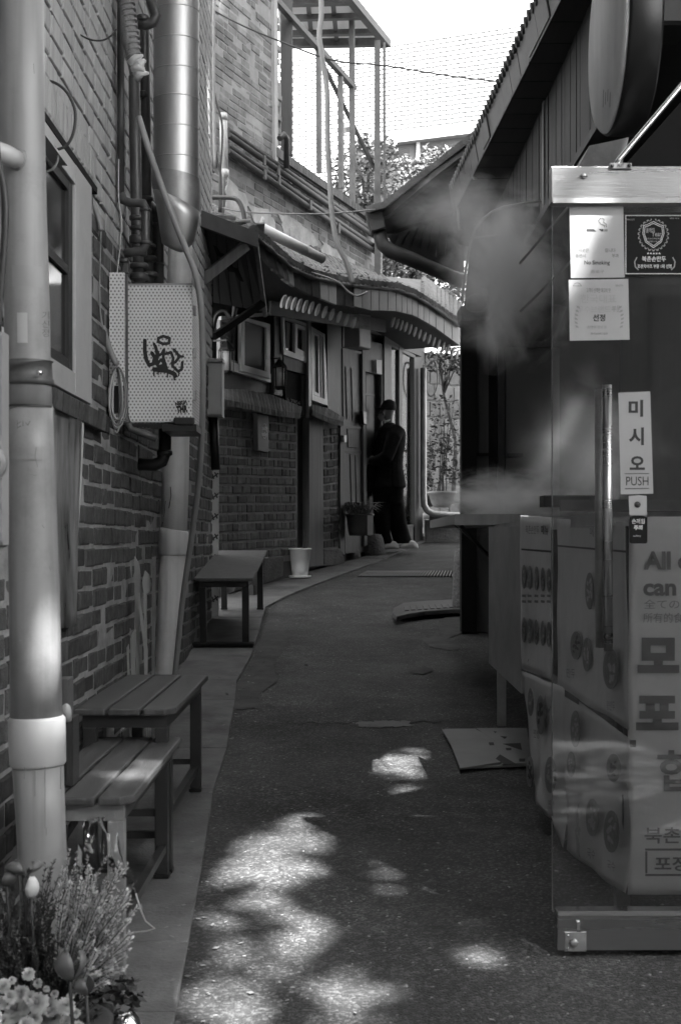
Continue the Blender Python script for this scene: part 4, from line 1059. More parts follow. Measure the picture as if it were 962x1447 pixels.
# plaster smears above the roof line
for pts in ([(322,250),(350,282),(352,315),(330,318),(318,300)], [(395,300),(430,318),(452,345),(430,352),(400,330)], [(455,340),(500,366),(515,392),(478,378),(455,362)], [(350,285),(384,300),(392,325),(360,316)]):
    pp = []
    for i, (x, y) in enumerate(pts):
        x2, y2 = pts[(i+1) % len(pts)]
        for t in (0,.2,.4,.6,.8): pp.append((x+(x2-x)*t+R.uniform(-3,3), y+(y2-y)*t+R.uniform(-3,3)))
    MB().slab(UW, pp, .006+R.uniform(0,.003), .02).build('plaster_smear', M['plaster'], ub)
# parapet coping tiles
for k in range(34):
    t0, t1 = k/34, (k+.93)/34
    xa, xb = 392+(530-392)*t0, 392+(530-392)*t1; ya, yb = 208+(306-208)*t0, 208+(306-208)*t1
    MB().slab(UW, [(xa,ya),(xb,yb),(xb,yb+13-4*t0),(xa,ya+13-4*t0)], .035, .2).build('coping_tile', M['tile'], ub)
for k, (ya, yb, r_) in enumerate(((183,330,.026),(190,336,.03),(205,350,.026),(213,357,.03))):
    P = [UW.hit(322,ya,.06), UW.hit(430,ya+(yb-ya)*.52,.06), UW.hit(532,yb,.06)]
    MB().tube(P, r_, 10).build('wall_pipe', M['pipe_brown'], ub)
for x, y in ((375,222),(395,236),(376,242),(396,250),(440,285),(480,318)):
    MB().slab(UW, [(x-1.2,y-3),(x+1.2,y-2),(x+1.2,y+12),(x-1.2,y+11)], .1, .02).build('pipe_clip', M['pipe_brown'], ub)
P = [UW.hit(395,196,.12), UW.hit(401,190,.14), UW.hit(405,196,.14), UW.hit(405,238,.12)]
MB().tube(P, .03, 10).build('hooked_pipe', M['dark_pipe'], ub)
MB().slab(UW, [(410,322),(420,318),(430,330),(431,348),(410,338)], .02, .02).build('vent_shape', M['plaster'], ub)
MB().slab(UW, [(387,-40),(392,-40),(393,228),(389,228)], .03, .06).build('corner_trim', M['pvc'], ub)
# balcony with its frame and translucent canopy
ba = empty('balcony_frame', UW.hit(450,250), 'dark metal balcony frame with a translucent canopy on the upper wall', 'balcony')
def ubar(name, a, b, w, mat='gutter', d=-.05, d2=None):
    A = UW.hit(*a, d); B = UW.hit(*b, d if d2 is None else d2)
    return MB().bar(A, B, w, w).build(name, M[mat], ba)
ubar('wall_post', (405,-10), (405,220), .12, 'wood_dark', -.12)
ubar('wall_post', (392,118), (392,205), .07, 'pvc', -.06)
for x, y0, y1, w in ((450,68,245,.05),(481,108,266,.05),(497,10,290,.055)): ubar('post', (x,y0), (x+1,y1), w)
ubar('post', (533,58), (533,400), .07, 'gutter', .12)
ubar('thin_post', (543,60), (543,300), .03, 'gutter', .2)
ubar('top_rail', (388,-2), (450,68), .06); ubar('top_rail', (450,68), (500,124), .06)
ubar('brace', (457,92), (533,246), .035, 'wood_dark', -.3, .1)
def hz(px, py, z):
    Y = z/((HY-py)/F); return V(((px-CX)/F*Y, Y, EYE+z))
Zc = 6.05
MB().bar(hz(480,-20,Zc), hz(547,62,Zc), .09, .09).build('canopy_beam', M['gutter'], ba)
MB().bar(hz(398,62,Zc), hz(547,60,Zc), .10, .09).build('canopy_beam', M['gutter'], ba)
MB().bar(hz(400,48,Zc), hz(535,45,Zc), .08, .06).build('canopy_beam', M['gutter'], ba)
MB().bar(hz(398,26,Zc), hz(515,23,Zc), .08, .06).build('canopy_beam', M['gutter'], ba)
MB().bar(hz(398,5,Zc), hz(500,2,Zc), .10, .06).build('canopy_beam', M['gutter'], ba)
for x in (435, 470): MB().bar(hz(x,0,Zc+.03), hz(x+6,60,Zc+.03), .05, .05).build('canopy_beam', M['gutter'], ba)
tr, nt, b_ = newmat('translucent_sheet'); b_.inputs['Base Color'].default_value = rgba(.5); b_.inputs['Transmission Weight'].default_value = .6; b_.inputs['Roughness'].default_value = .6
MB().prism([hz(396,62,Zc+.07), hz(546,62,Zc+.07), hz(475,-30,Zc+.07), hz(390,-30,Zc+.07)], (0,0,.01)).build('canopy_sheet', tr, ba)
tag(MB().lathe(UW.hit(496,287,-.15), [(.06,-.1),(.08,.05),(.085,.06)], 12).build('pot', M['pot_dark']), 'dark pot standing on the balcony parapet', 'pot')
sb = tag(MB().slab(UW, [(489,180),(497,178),(499,186),(490,188)], -.1, .1, .01).build('security_camera', M['pvc_white']), 'small pale camera on the balcony post', 'camera')

# ================================================================= FAR BUILDINGS AND TREES
fw = empty('white_tiled_building', (0,46,4), 'tall white tiled building closing the view behind the balcony', 'building')
Yf = 46.0; fpl = front(Yf)
MB().slab(fpl, [(250,100),(545,66),(780,30),(860,18),(860,330),(250,372)], -.03, 3).build('wall', M['far_joint'], fw)
row = 0; tiles = []
y = 62.0
while y < 330:
    x = 370 + (row % 2)*9
    sl_ = lambda xx, yy: yy - (xx-545)*.155*(1-(yy-66)/500)
    while x < 800:
        w_ = 16.2
        if sl_(x, y) > -20:
            q = [(x, sl_(x,y)), (x+w_, sl_(x+w_,y)), (x+w_, sl_(x+w_,y)+4.1), (x, sl_(x,y)+4.1)]
            tiles.append(q)
        x += 18
    y += 6.2; row += 1
def vis(q):
    x, y = q[0]
    return (545 < x < 755 and y < 195 and y > 30) or (430 < x < 530 and 80 < y < 300)
tiles.sort(key=lambda q: (not vis(q), q[0][1]))
mb = MB()
for i, q in enumerate(tiles):
    if i < 300: MB().slab(fpl, q, -.015, .014).build('wall_tile', M['far_white'], fw)
    else: mb.slab(fpl, q, -.015, .014)
tag(mb.build('wall_tiles', M['far_white'], fw), kind='stuff')
fg = empty('far_grey_house', (2,38,2), 'low grey house with a flat roof edge beneath the white tiled building', 'house')
MB().slab(front(38), [(500,203),(720,176),(720,330),(500,330)], 0, 3).build('wall', M['far_grey'], fg)
MB().slab(front(38), [(498,196),(722,167),(722,181),(498,209)], .3, 3.5).build('roof_edge', M['block'], fg)
MB().slab(front(38), [(588,196),(593,195),(593,240),(588,240)], .1, .1).build('post', M['pvc_white'], fg)
for x in (520, 556, 610, 640): MB().slab(front(38), [(x,212),(x+22,210),(x+22,236),(x,238)], .03, .05).build('window', M['glass_dark'], fg)

def leafcloud(centres, n, size, rr, flat=.5, keep=None):
    mb = MB(); vs = []; fs = []
    tot = sum(c[1]**2 for c in centres)
    for c, rad, *sq in centres:
        k = int(n*rad**2/tot)
        sq = sq[0] if sq else (1,1,1)
        for _ in range(k):
            while True:
                p = V((rr.uniform(-1,1), rr.uniform(-1,1), rr.uniform(-1,1)))
                if p.length <= 1: break
            p = p.normalized() * (p.length**.45)
            p = V((p.x*sq[0], p.y*sq[1], p.z*sq[2]))*rad
            p = p * (1 + .25*noise.noise(p*2.2/max(rad,.01) + V(c)))
            q = V(c) + p
            if keep and not keep(q): continue
            a = V((rr.gauss(0,1), rr.gauss(0,1), rr.gauss(0,flat))).normalized(); b = a.orthogonal().normalized()
            b.rotate(Matrix.Rotation(rr.uniform(0,6.28), 3, a)); s = size*rr.uniform(.55,1.3)
            b2 = a.cross(b)
            i = len(vs)
            vs += [q+a*s, q+b*s*.45, q-a*s*.8, q-b*s*.45]
            fs.append((i,i+1,i+2,i+3))
    mb.v = [tuple(v) for v in vs]; mb.f = fs; mb.sm = [False]*len(fs)
    return mb
def fast(mb, name, mat, par):
    me = bpy.data.meshes.new(name); me.from_pydata(mb.v, [], mb.f); me.materials.append(mat); return link(name, me, par)
def tree(label, base, blobs, n, size, seed, mat='leaf', group=None, trunk=.12, name='tree'):
    t = empty(name, base, label, 'tree', group)
    rr = random.Random(seed)
    top = V(blobs[0][0])
    mb = MB(); P = [V(base), V(base).lerp(top,.4)+V((.1,0,0)), V(base).lerp(top,.75), top]
    mb.tube(P, [trunk, trunk*.8, trunk*.6, trunk*.3], 8); mb.build('trunk', M['bark'], t)
    mb = MB()
    for c, rad, *s in blobs:
        for _ in range(3):
            e = V(c) + V((rr.uniform(-1,1), rr.uniform(-1,1), rr.uniform(-.6,1)))*rad*.8
            m_ = P[2].lerp(e,.5)+V((0,0,.1))
            mb.tube([P[2], m_, e], [trunk*.4, trunk*.22, trunk*.06], 5)
    mb.build('limbs', M['bark'], t)
    fast(leafcloud(blobs, n, size, rr), 'crown', M[mat], t)
    return t
tree('leafy bush showing behind the balcony posts, beyond the upper brick wall', at(525,430,23), [(at(520,290,23),.75),(at(512,245,23),.55),(at(530,220,23),.4),(at(528,340,23),.6)], 4200, .055, 3, 'leaf', 'trees beyond the roofs')
tree('leafy tree above the dark curved eave, in front of the grey house', at(585,430,24), [(at(590,290,24),.75),(at(620,245,24),.45),(at(565,262,24),.5),(at(635,225,24),.22)], 4600, .055, 4, 'leaf', 'trees beyond the roofs')
tree('darker tree seen under the downpipe between the two roofs', at(600,480,21), [(at(595,395,21),.6),(at(565,365,21),.4),(at(630,410,21),.42),(at(555,385,21),.3)], 5200, .045, 5, 'leaf', 'trees beyond the roofs')
tree('small tree hanging over the pale block wall beneath the eave', at(640,700,18.6), [(at(622,510,18.6),.2),(at(640,505,18.6),.2),(at(650,515,18.6),.15)], 520, .035, 6, 'leaf_dark', trunk=.03)

# block wall at the end of the alley
bw_ = empty('block_wall', (1.4,19.6,gz(19.6)), 'pale wall of upright blocks with white joints at the alley end', 'wall')
bpl = front(19.6)
MB().slab(bpl, [(540,492),(720,510),(720,790),(540,790)], -.002, .25).build('mortar', M['block_joint'], bw_)
bk = brick_meshes('b', M['block'], 4, .04, .02)
y = 497; r_ = 0; brs = []
while y < 735:
    x = 560 + (r_ % 2)*7
    while x < 690:
        p = bpl.hit(x+6, y+11+(x-600)*.08, .0)
        brs.append((p, V((1,0,.02)).normalized(), V((0,0,1)), V((0,-1,0)), 12.4/F*19.6, 21.0/F*19.6, .06, bk)); x += 13.6
    y += 23.4; r_ += 1
lay(brs, 300, bw_, 'wall_block')
# chrome-framed shop corner
cf = empty('chrome_frame', at(605,720,17.2), 'polished metal tube frame with a rounded lower corner at the end shop front', 'frame')
mb = MB(); pts = [(598,520),(598,600),(598,700),(599,714),(604,722),(612,726),(622,727),(660,729)]
px_tube(mb, pts, 17.2, 4.6, 14); mb.build('tube', M['tin_dull'], cf)
MB().rect(front(17.25), 606, 729, 668, 737, 0, .1).build('sill', M['wood_mid'], cf)
MB().rect(front(17.3), 600, 735, 700, 772, 0, .25).build('base_wall', M['stone'], cf)
def potplant(label, c, r0, h, mat, plants):
    t = empty('potted_plant', c, label, 'plant')
    MB().lathe(c, [(r0*.6,0),(r0*.8,h*.3),(r0*.98,h*.8),(r0*1.12,h*.86),(r0*1.12,h),(r0*.95,h),(r0*.93,h*.9)], 24).build('pot', M[mat], t)
    return t
c = at(624,717,17.9); t = potplant('large glazed pot with a tall leafy plant behind the metal frame', c, .17, .20, 'pot_mid', 0)
rr = random.Random(9)
fast(leafcloud([(at(628,600,17.9),.25,(.8,.8,1.6)),(at(622,640,17.9),.2,(1,1,1.4)),(at(640,650,17.9),.22,(1,1,1.4)),(at(625,672,17.9),.2,(1.3,1,.5))], 620, .032, rr), 'leaves', M['leaf_dark'], t)
mb = MB()
for k in range(9):
    a = c+V((rr.uniform(-.06,.06),rr.uniform(-.05,.05),.18)); b = at(618+k*3, 560+rr.uniform(0,60), 17.9); mb.tube([a, a.lerp(b,.5)+V((rr.uniform(-.04,.04),0,0)), b], [.008,.006,.002], 5)
mb.build('stems', M['bark'], t)
c = at(604,716,18.2); t = potplant('slim upright plant left of the large glazed pot', c, .10, .14, 'pot_dark', 0)
fast(leafcloud([(at(604,650,18.2),.12,(.7,.7,2.2)),(at(602,690,18.2),.12,(1,1,1.2))], 500, .03, rr), 'leaves', M['leaf_dark'], t)
c = at(560,722,18.4); t = potplant('plant seen through the shop window, behind the person', c, .14, .2, 'pot_mid', 0)
fast(leafcloud([(at(562,665,18.3),.22,(.7,.7,1.5)),(at(578,640,18.3),.2,(.6,.6,1.5))], 500, .035, rr), 'leaves', M['leaf_dark'], t)
tag(MB().lathe(at(617,733,17.6), [(.16,0),(.19,.03),(.17,.07),(.1,.09),(.0,.1)], 20).build('stone_basin', M['block']), 'flat pale stone below the glazed pot behind the metal frame', 'stone')
wr = cable('coiled hose hung on the block wall under the eave', [(606,515),(612,510),(617,520),(617,545),(610,560),(603,552),(604,525)], 17.3, .009, 'cable', 'hose', 'hose')

# ================================================================= THINGS ON THE GROUND, CENTRE
wpot = empty('white_flower_pot', G(424,817), 'tapered white flower pot on a saucer in front of the worn wooden post', 'pot')
c = G(424,816,.02)
MB().lathe(c, [(.10,0),(.105,.012),(.10,.02),(.09,.02)], 24).build('saucer', M['pot_white'], wpot)
MB().lathe(c+V((0,0,.021)), [(.072,0),(.080,.06),(.098,.235),(.108,.238),(.108,.252),(.096,.252),(.092,.21),(.0,.21)], 28).build('pot', M['pot_white'], wpot)
mb = MB()
for k in range(4): a = c+V((.03+k*.01,0,.22)); mb.tube([a, a+V((rr.uniform(-.02,.02),0,.12)), a+V((rr.uniform(-.03,.03),0,.22))], [.006,.005,.003], 5)
mb.build('dry_stems', M['leaf_dark'], wpot)
def stone(label, px, py, w, h, dpt, seed, d=.0):
    c = G(px, py, 0); mb = MB(); rr2 = random.Random(seed); rings = []
    for j in range(6):
        t = j/5; s = (1.02, 1.05, 1.0, .97, .88, .70)[j]
        rings.append([c + V((math.cos(a)*w/2*s*(1+.12*math.sin(a*3+seed)), math.sin(a)*dpt/2*s*(1+.1*math.cos(a*2+seed)), h*t + rr2.uniform(-.008,.008))) for a in [2*math.pi*i/16 for i in range(16)]])
    mb.loft(rings); return tag(mb.build('footing_stone', M['stone']), label, 'stone')
stone('rounded dark footing stone left of the pair under the planter', 494, 790, .20, .20, .3, 1)
stone('pale stained footing stone right under the planter, by the shoes', 526, 786, .24, .24, .3, 2)
pt = empty('planter', G(508,775,.2), 'dark bucket planter of spiky grass on the stones beside the doorway', 'plant')
c = at(508,757,14.7)
MB().lathe(c, [(.11,0),(.12,.05),(.14,.20),(.15,.21),(.15,.225),(.13,.225)], 20).build('bucket', M['pot_dark'], pt)
MB().rect(front(14.5), 519, 728, 527, 756, 0, .02).build('pale_board', M['box_grey'], pt)
mb = MB(); rr = random.Random(21)
for k in range(240):
    a = c + V((rr.uniform(-.1,.1), rr.uniform(-.1,.1), .2)); an = rr.uniform(0,6.28); L_ = rr.uniform(.08,.2)
    m_ = a + V((math.cos(an)*L_*.5, math.sin(an)*L_*.5, L_*.75)); e = m_ + V((math.cos(an)*L_*.6, math.sin(an)*L_*.6, rr.uniform(-.08,.02)))
    w_ = V((-math.sin(an), math.cos(an), .3))*.006
    mb.add([a-w_, a+w_, m_+w_, m_-w_], [(0,1,2,3)]); mb.add([m_-w_, m_+w_, e], [(0,1,2)])
mb.build('grass_blades', M['leaf_grey'], pt)
# mats, grate, plates
def lowplate(name, label, pts, h, mat, cat, base=.0):
    P = [G(x, y, base) for x, y in pts]
    zt_ = [V((p.x, p.y, p.z)) for p in P]
    return tag(MB().prism(zt_, (0,0,h)).build(name, M[mat], None, .01), label, cat)
lowplate('door_mat', 'folded dark mat lying at the step beyond the person', [(582,762),(612,757),(628,757),(624,762),(600,764)], .05, 'black_matt', 'mat', .01)
lowplate('step_stone', 'pale flat stone step behind the dark mat', [(575,752),(615,744),(628,748),(612,756),(580,757)], .03, 'block', 'step')
lowplate('step_stone', 'pale slab at the foot of the end shop front', [(640,765),(655,752),(700,752),(700,770)], .02, 'block', 'step')
gr = empty('drain_grate', G(580,812), 'slotted iron drain grate set across the asphalt in front of the person', 'grate')
A, B, C, D = G(505,815,.004), G(655,815,.004), G(655,808,.004), G(518,808,.004)
MB().prism([A,B,C,D], (0,0,.004)).build('frame', M['black_matt'], gr)
for k in range(34):
    t = k/34; a = A.lerp(B,t+.006); b = D.lerp(C,t+.012); w_ = (B-A)*(.010)
    MB().prism([a,a+w_,b+w_,b], (0,0,.012)).build('bar', M['tin_dull'], gr)
cv = empty('manhole_cover', G(610,868), 'thick round-ended iron cover plate lying on the asphalt by the dark post', 'cover')
cc = [(554,872),(556,865),(570,858),(600,855),(640,853),(690,850),(690,868),(640,867),(600,870),(575,874),(560,878)]
P = [G(x, y, .03) for x, y in cc]
MB().prism(P, (0,0,.035)).build('plate', M['gutter'], cv, .008)
MB().prism([G(x, y, .0)for x, y in [(557,875),(570,862),(640,857),(690,856),(690,866),(600,871),(570,877)]], (0,0,.03)).build('underside', M['black_matt'], cv)
for k in range(11):
    a = G(572+k*9, 863-k*.6, .068); MB().prism([a, a+V((.03,.02,0)), a+V((.03,.25,.02)), a+V((0,.23,.02))], (0,0,.004)).build('rib', M['gutter'], cv)
cbd = empty('cardboard', G(690,1060), 'flattened printed cardboard box lying on the asphalt below the stall', 'cardboard')
def card(pts, h, mat, name, th=.008):
    return MB().prism([G(x, y, h) for x, y in pts], (0,0,th)).build(name, M[mat], cbd, .0015)
card([(628,1032),(735,1031),(752,1083),(649,1087)], .006, 'card', 'lower_sheet')
card([(624,1033),(671,1032),(704,1049),(708,1079),(650,1088),(636,1053)], .016, 'card', 'flap')
card([(672,1031),(744,1031),(752,1080),(709,1082),(697,1048)], .0165, 'card', 'flap')
for pts in ([(706,1040),(716,1041),(713,1044)],[(710,1051),(735,1050),(737,1060)],[(700,1072),(706,1066),(728,1079),(712,1080)],[(690,1049),(697,1049),(698,1053),(691,1053)],[(697,1033),(702,1034),(699,1036)],[(733,1072),(742,1072),(741,1076),(733,1076)],[(714,1057),(722,1057),(722,1060),(715,1060)]):
    MB().prism([G(x, y, .0252) for x, y in pts], (0,0,.0004)).build('print', M['ink'], cbd)

# ================================================================= RIGHT SIDE: DUMPLING SHOP
shp = empty('dumpling_shop', (1.6,8,gz(8)), 'dark boarded shop building with a long eave on the right side of the alley', 'shop')
MB().box((1.95,4.2,-.2),(2.05,13,EYE+2.9)).build('back_wall', M['wood_dark'], shp)
MB().box((1.3,12.9,.2),(2.6,13.1,EYE+2.9)).build('end_wall', M['wood_dark'], shp)
MB().box((1.36,4.9,EYE+2.1),(2.6,12.9,EYE+2.16)).build('ceiling', M['wood_dark'], shp)
nb = 86
for k in range(nb):
    y0 = 3.6+k*(9.1/nb)
    if y0 < 5.3: continue
    j = R.uniform(0,.006)
    MB().box((1.30-j,y0+.003,EYE+2.10),(1.345,y0+9.1/nb-.004,EYE+2.83)).build('siding_board', M['siding'], shp)
MB().box((1.345,5.3,EYE+2.10),(1.36,12.7,EYE+2.83)).build('siding_back', M['black_matt'], shp)
MB().box((1.285,9.02,EYE+2.08),(1.297,9.09,EYE+2.82)).build('trim', M['box_grey'], shp)
MB().box((1.27,5.3,EYE+2.05),(1.36,12.7,EYE+2.098)).build('bottom_trim', M['wood_dark'], shp)
# eave: fascia sheets, roof edge tiles, soffit boards
def ex(Y): return 1.117 - .036*(Y-7.88)
ks = 16
for k in range(ks):
    a, b = 7.0+k*(5.2/ks), 7.0+(k+.97)*(5.2/ks); o_ = R.uniform(-.006,.006)
    MB().hexa([(ex(a)+o_,a,EYE+2.82),(ex(a)+.02,a,EYE+2.82),(ex(b)+.02,b,EYE+2.82),(ex(b)+o_,b,EYE+2.82),(ex(a)-.03+o_,a,EYE+2.99),(ex(a)+.02,a,EYE+2.99),(ex(b)+.02,b,EYE+2.99),(ex(b)-.03+o_,b,EYE+2.99)]).build('fascia_sheet', M['gutter'], shp)
for k in range(30):
    a = 7.0 + k*.33
    if a > 12: break
    MB().prism([(ex(a),a,EYE+2.815),(1.30,a,EYE+2.815),(1.30,a+.318,EYE+2.815),(ex(a+.318),a+.318,EYE+2.815)], (0,0,-.02)).build('soffit_board', M['soffit'], shp)
for k in range(90):
    a = 7.0 + k*.11
    if a > 12.1: break
    MB().tube([(ex(a)-.045,a,EYE+2.995),(ex(a)+.6,a,EYE+3.12),(ex(a)+1.6,a,EYE+3.4)], .032, 8).build('round_tile', M['tile'], shp)
MB().prism([(ex(6.9),6.9,EYE+2.99),(ex(12.2),12.2,EYE+2.99),(2.6,12.2,EYE+3.4),(2.6,6.9,EYE+3.4)], (0,0,.03)).build('roof', M['tile'], shp)
MB().bar((.965,11.9,EYE+3.0), (1.0,11.95,EYE+2.62), .02,.03).build('strap', M['pvc'], shp)
MB().bar((1.0,10.9,EYE+2.99), (1.03,10.92,EYE+2.78), .02,.03).build('strap', M['pvc'], shp)
MB().box((2.6,3.7,-.3),(7,16.8,17)).build('unseen_shade_block', M['shade_block_pale'], shp)  # unseen tall block, added to shade the deep alley; pale to bounce light in
# dark front with the black post, mesh strip and grey screen door
P10 = front(9.9)
MB().rect(P10, 690, 432, 960, 900, -.03, .3).build('front_wall', M['black_matt'], shp)
MB().rect(P10, 652, 440, 673, 893, .06, .15).build('post', M['black_matt'], shp)
MB().rect(P10, 673, 446, 690, 893, -.02, .05).build('mesh_strip', M['siding'], shp)
MB().rect(P10, 673, 640, 690, 644, .0, .03).build('strip_joint', M['black_matt'], shp)
sd = MB().rect(P10, 714, 492, 790, 735, .0, .03).build('screen_door', pm('grey_screen_door', .075, .45, var=.18, scale=1.5, bump=.2, bscale=8), shp)
MB().rect(P10, 703, 482, 790, 491, .03, .06).build('door_frame', M['black'], sd)
MB().rect(P10, 703, 491, 713, 735, .03, .06).build('door_frame', M['black'], sd)
MB().rect(P10, 716, 640, 739, 646, .05, .04, .004).build('door_handle', M['black'], sd)
MB().slab(P10, [(650,433),(692,430),(694,447),(652,450)], .18, .3).build('head_beam', M['wood_dark'], shp)
lm = empty('wall_lamp', P10.hit(672,420,.25), 'small dark lamp with a pale cover on the beam above the black post', 'lamp')
MB().lathe(P10.hit(673,440,.28), [(.05,0),(.075,.03),(.07,.09),(.02,.12)], 14).build('shade', M['black'], lm)
MB().slab(P10, [(681,407),(688,408),(690,415),(686,421),(681,418)], .3, .04, .005).build('pale_cover', M['pvc_white'], lm)
# kerb stone beside the post
stone('narrow upright stone standing at the foot of the black post', 650, 868, .12, .50, .2, 3)
# second curved roof beyond, with box head and thick downpipe
r2 = empty('curved_roof_house', (1.6,13.5,EYE+2), 'neighbouring house with an upswept dark wooden eave beyond the shop', 'house')
def p3(l): return [at(*q) for q in l]
MB().prism(p3([(520,298,12.6),(545,290,12.5),(610,240,12.3),(682,182,12.2),(672,205,12.2),(606,256,12.3),(548,304,12.5),(526,312,12.6)]), (.1,.9,.02)).build('roof_edge', M['wood_dark'], r2)
mb = MB()
for k in range(40):
    t = k/39; x = 522+160*t; y = 297 - 8*min(1,t*6) - 107*max(0,t-.14)/.86
    a = at(x, y-2, 12.45-.3*t); MB().tube([a, a+V((.05,.6,.05))], .03, 8).build('edge_tile', M['tile'], r2)
MB().prism(p3([(530,312,12.65),(548,306,12.6),(606,258,12.4),(668,208,12.3),(655,262,12.5),(640,300,12.7),(560,330,12.9),(540,330,12.9)]), (.02,.06,0)).build('bargeboard', M['soffit'], r2)
ub_ = p3([(545,328,12.95),(645,296,12.75),(655,300,12.8),(655,385,14.2),(600,372,14.4),(556,350,13.4)])
MB().prism(ub_, (0,.08,.05)).build('underside', M['soffit'], r2)
for k in range(8):
    a = at(560+k*12, 342+k*3.2, 13.3+k*.05); b = at(576+k*10.5, 318-k*3, 12.85); MB().bar(a, b, .05, .05).build('rafter', M['wood_dark'], r2)
MB().slab(front(13.3), [(650,235),(740,235),(740,360),(648,345)], 0, .08).build('gable_boards', M['wood_dark'], r2)
MB().box((1.5,12.6,.5),(4.0,15,EYE+2.6)).build('wall', M['wood_dark'], r2)
dn = empty('downpipe', at(530,310,12.6), 'thick dark downpipe with a box head leading from the upswept eave', 'pipe')
MB().slab(front(12.5), [(516,298),(540,294),(545,322),(524,328)], 0, .16, .01).build('box_head', M['dark_pipe'], dn)
mb = MB(); px_tube(mb, [(536,325,12.6),(537,335,12.6),(541,346,12.6),(552,355,12.6),(580,366,12.7),(612,380,12.9),(650,397,13.1)], 12.6, [9.5,9.5,10,10.5,10.5,10,10], 18); mb.build('barrel', M['dark_pipe'], dn)
# awning frame tube over the steamer
aw = empty('metal_awning', at(700,300,9.2), 'thin curved metal awning frame over the steaming counter', 'frame')
mb = MB()
px_tube(mb, [(770,284),(740,287),(712,292),(695,299),(681,310),(671,324),(664,345),(658,380),(652,425)], 9.2, 1.7, 8); mb.build('curved_tube', M['tin_dull'], aw)
mb = MB(); px_tube(mb, [(664,337),(700,333),(745,324)], 9.2, 1.8, 8); mb.build('cross_tube', M['chrome'], aw)
MB().rect(front(9.3), 700, 292, 772, 316, 0, .03).build('valance', M['dark_pipe'], aw)
MB().slab(front(9.3), [(665,338),(745,326),(770,380),(770,440),(655,440)], -.6, .03).build('awning_cloth', M['suit'], aw)
# folding awning arms behind the glass
aa = empty('slanting_rod', at(800,300,5.2), 'pale folding awning arm slanting behind the glass door into the steam', 'arm')
MB().bar(at(806,288,4.9), at(734,372,5.6), .006, .008).build('upper_arm', M['box_grey'], aa)
MB().bar(at(878,298,4.7), at(735,440,5.6), .007, .007).build('lower_arm', M['tin_dull'], aa)
# round sign
rs = empty('round_sign', (.905,4.86,EYE+1.45), 'round pale wooden sign hanging from the eave, cut by the picture top', 'sign')
c = V((.90,4.86,EYE+1.735))
MB().lathe(c, [(.0,-.0),(.315,-.0),(.328,.012),(.330,.02)], 56, axis=(1,0,0)).build('pale_face', M['sign_wood'], rs)
MB().lathe(c+V((.0205,0,0)), [(.335,0),(.340,.01),(.340,.10),(.330,.11)], 56, axis=(1,0,0)).build('dark_rim', M['black'], rs)
sp3 = Plane((-1,0,0), (.90,0,0))
strokes('sign_stroke', [[sp3 and (852+k*3.2, 128+k%2*4), (851.5+k*3.2, 150-k%3*4)] for k in range(4)], sp3, .001, .010, M['ink_soft'], rs)
MB().bar((.97,4.86,EYE+2.07),(.97,4.86,EYE+2.81), .02).build('hanger', M['black'], rs)
tag(MB().rect(front(4.8), 917, -60, 975, 34, 0, .2, .01).rect(front(4.75), 908, -50, 913, 25, 0, .01).build('floodlight', M['black']), 'black lamp housing at the top right corner of the picture', 'lamp')
MB().slab(front(4.58), [(815,240),(832,206),(888,194),(876,240)], 0, .25).build('duct_box', M['gutter'], shp)
# black awning and its bright diagonal bar
ab = empty('black_awning', at(930,180,4.05), 'black folded awning with a bright diagonal steel bar above the glass door', 'awning')
MB().slab(front(4.10), [(876,240),(965,140),(1060,45),(1060,300),(876,300)], 0, .02).build('cloth', M['black_matt'], ab)
MB().tube([at(866,240,3.97), at(874,226,3.97), at(965,118,3.99), at(1040,30,4.0)], .0075, 12).build('diagonal_bar', M['chrome'], ab)
# stall counter, posters and banner
ct = empty('stall_counter', (1.1,5.6,gz(5.6)), 'steel stall counter behind the posters, with dark legs and a steel edge', 'counter')
MB().box((.76,4.12,EYE+.045),(1.5,7.05,EYE+.085)).build('top', M['tin_dull'], ct)
MB().box((.80,4.14,EYE-.50),(1.45,7.0,EYE+.044)).build('body', M['black_matt'], ct)
for x, y in ((.83,4.2),(.80,5.55),(.78,6.9),(1.4,4.2),(1.4,6.9)): MB().box((x-.02,y-.02,gz(y)),(x+.02,y+.02,EYE-.501)).build('leg', M['tin_dull'], ct)
MB().rect(front(4.085), 792, 706, 1130, 722, 0, .03).build('dark_edge', M['gutter'], ct)
MB().slab(PP, [(690,744),(736,744),(736,980),(690,937)], -.03, .02).build('side_plate', M['tin_dull'], ct)
MB().rect(front(4.6), 768, 700, 840, 716, 0, .1).build('steamer_lid', M['black'], ct)
lg = empty('serving_ledge', (.73,8,EYE), 'pale steel serving ledge sticking out over the alley under the steam', 'ledge')
MB().box((.562,7.0,EYE+.083),(.90,8.95,EYE+.132)).build('shelf', M['box_grey'], lg)
MB().box((.56,6.985,EYE+.080),(.902,6.999,EYE+.134)).build('front_edge', M['pvc'], lg)
MB().bar((.60,7.1,EYE+.08),(.88,7.2,EYE-.22), .015).build('strap', M['black'], lg)
mb = MB(); px_tube(mb, [(642,742,7.02),(668,765,7.05),(690,785,7.1)], 7, .9, 6); mb.build('hanging_wire', M['cable_dark'], lg)

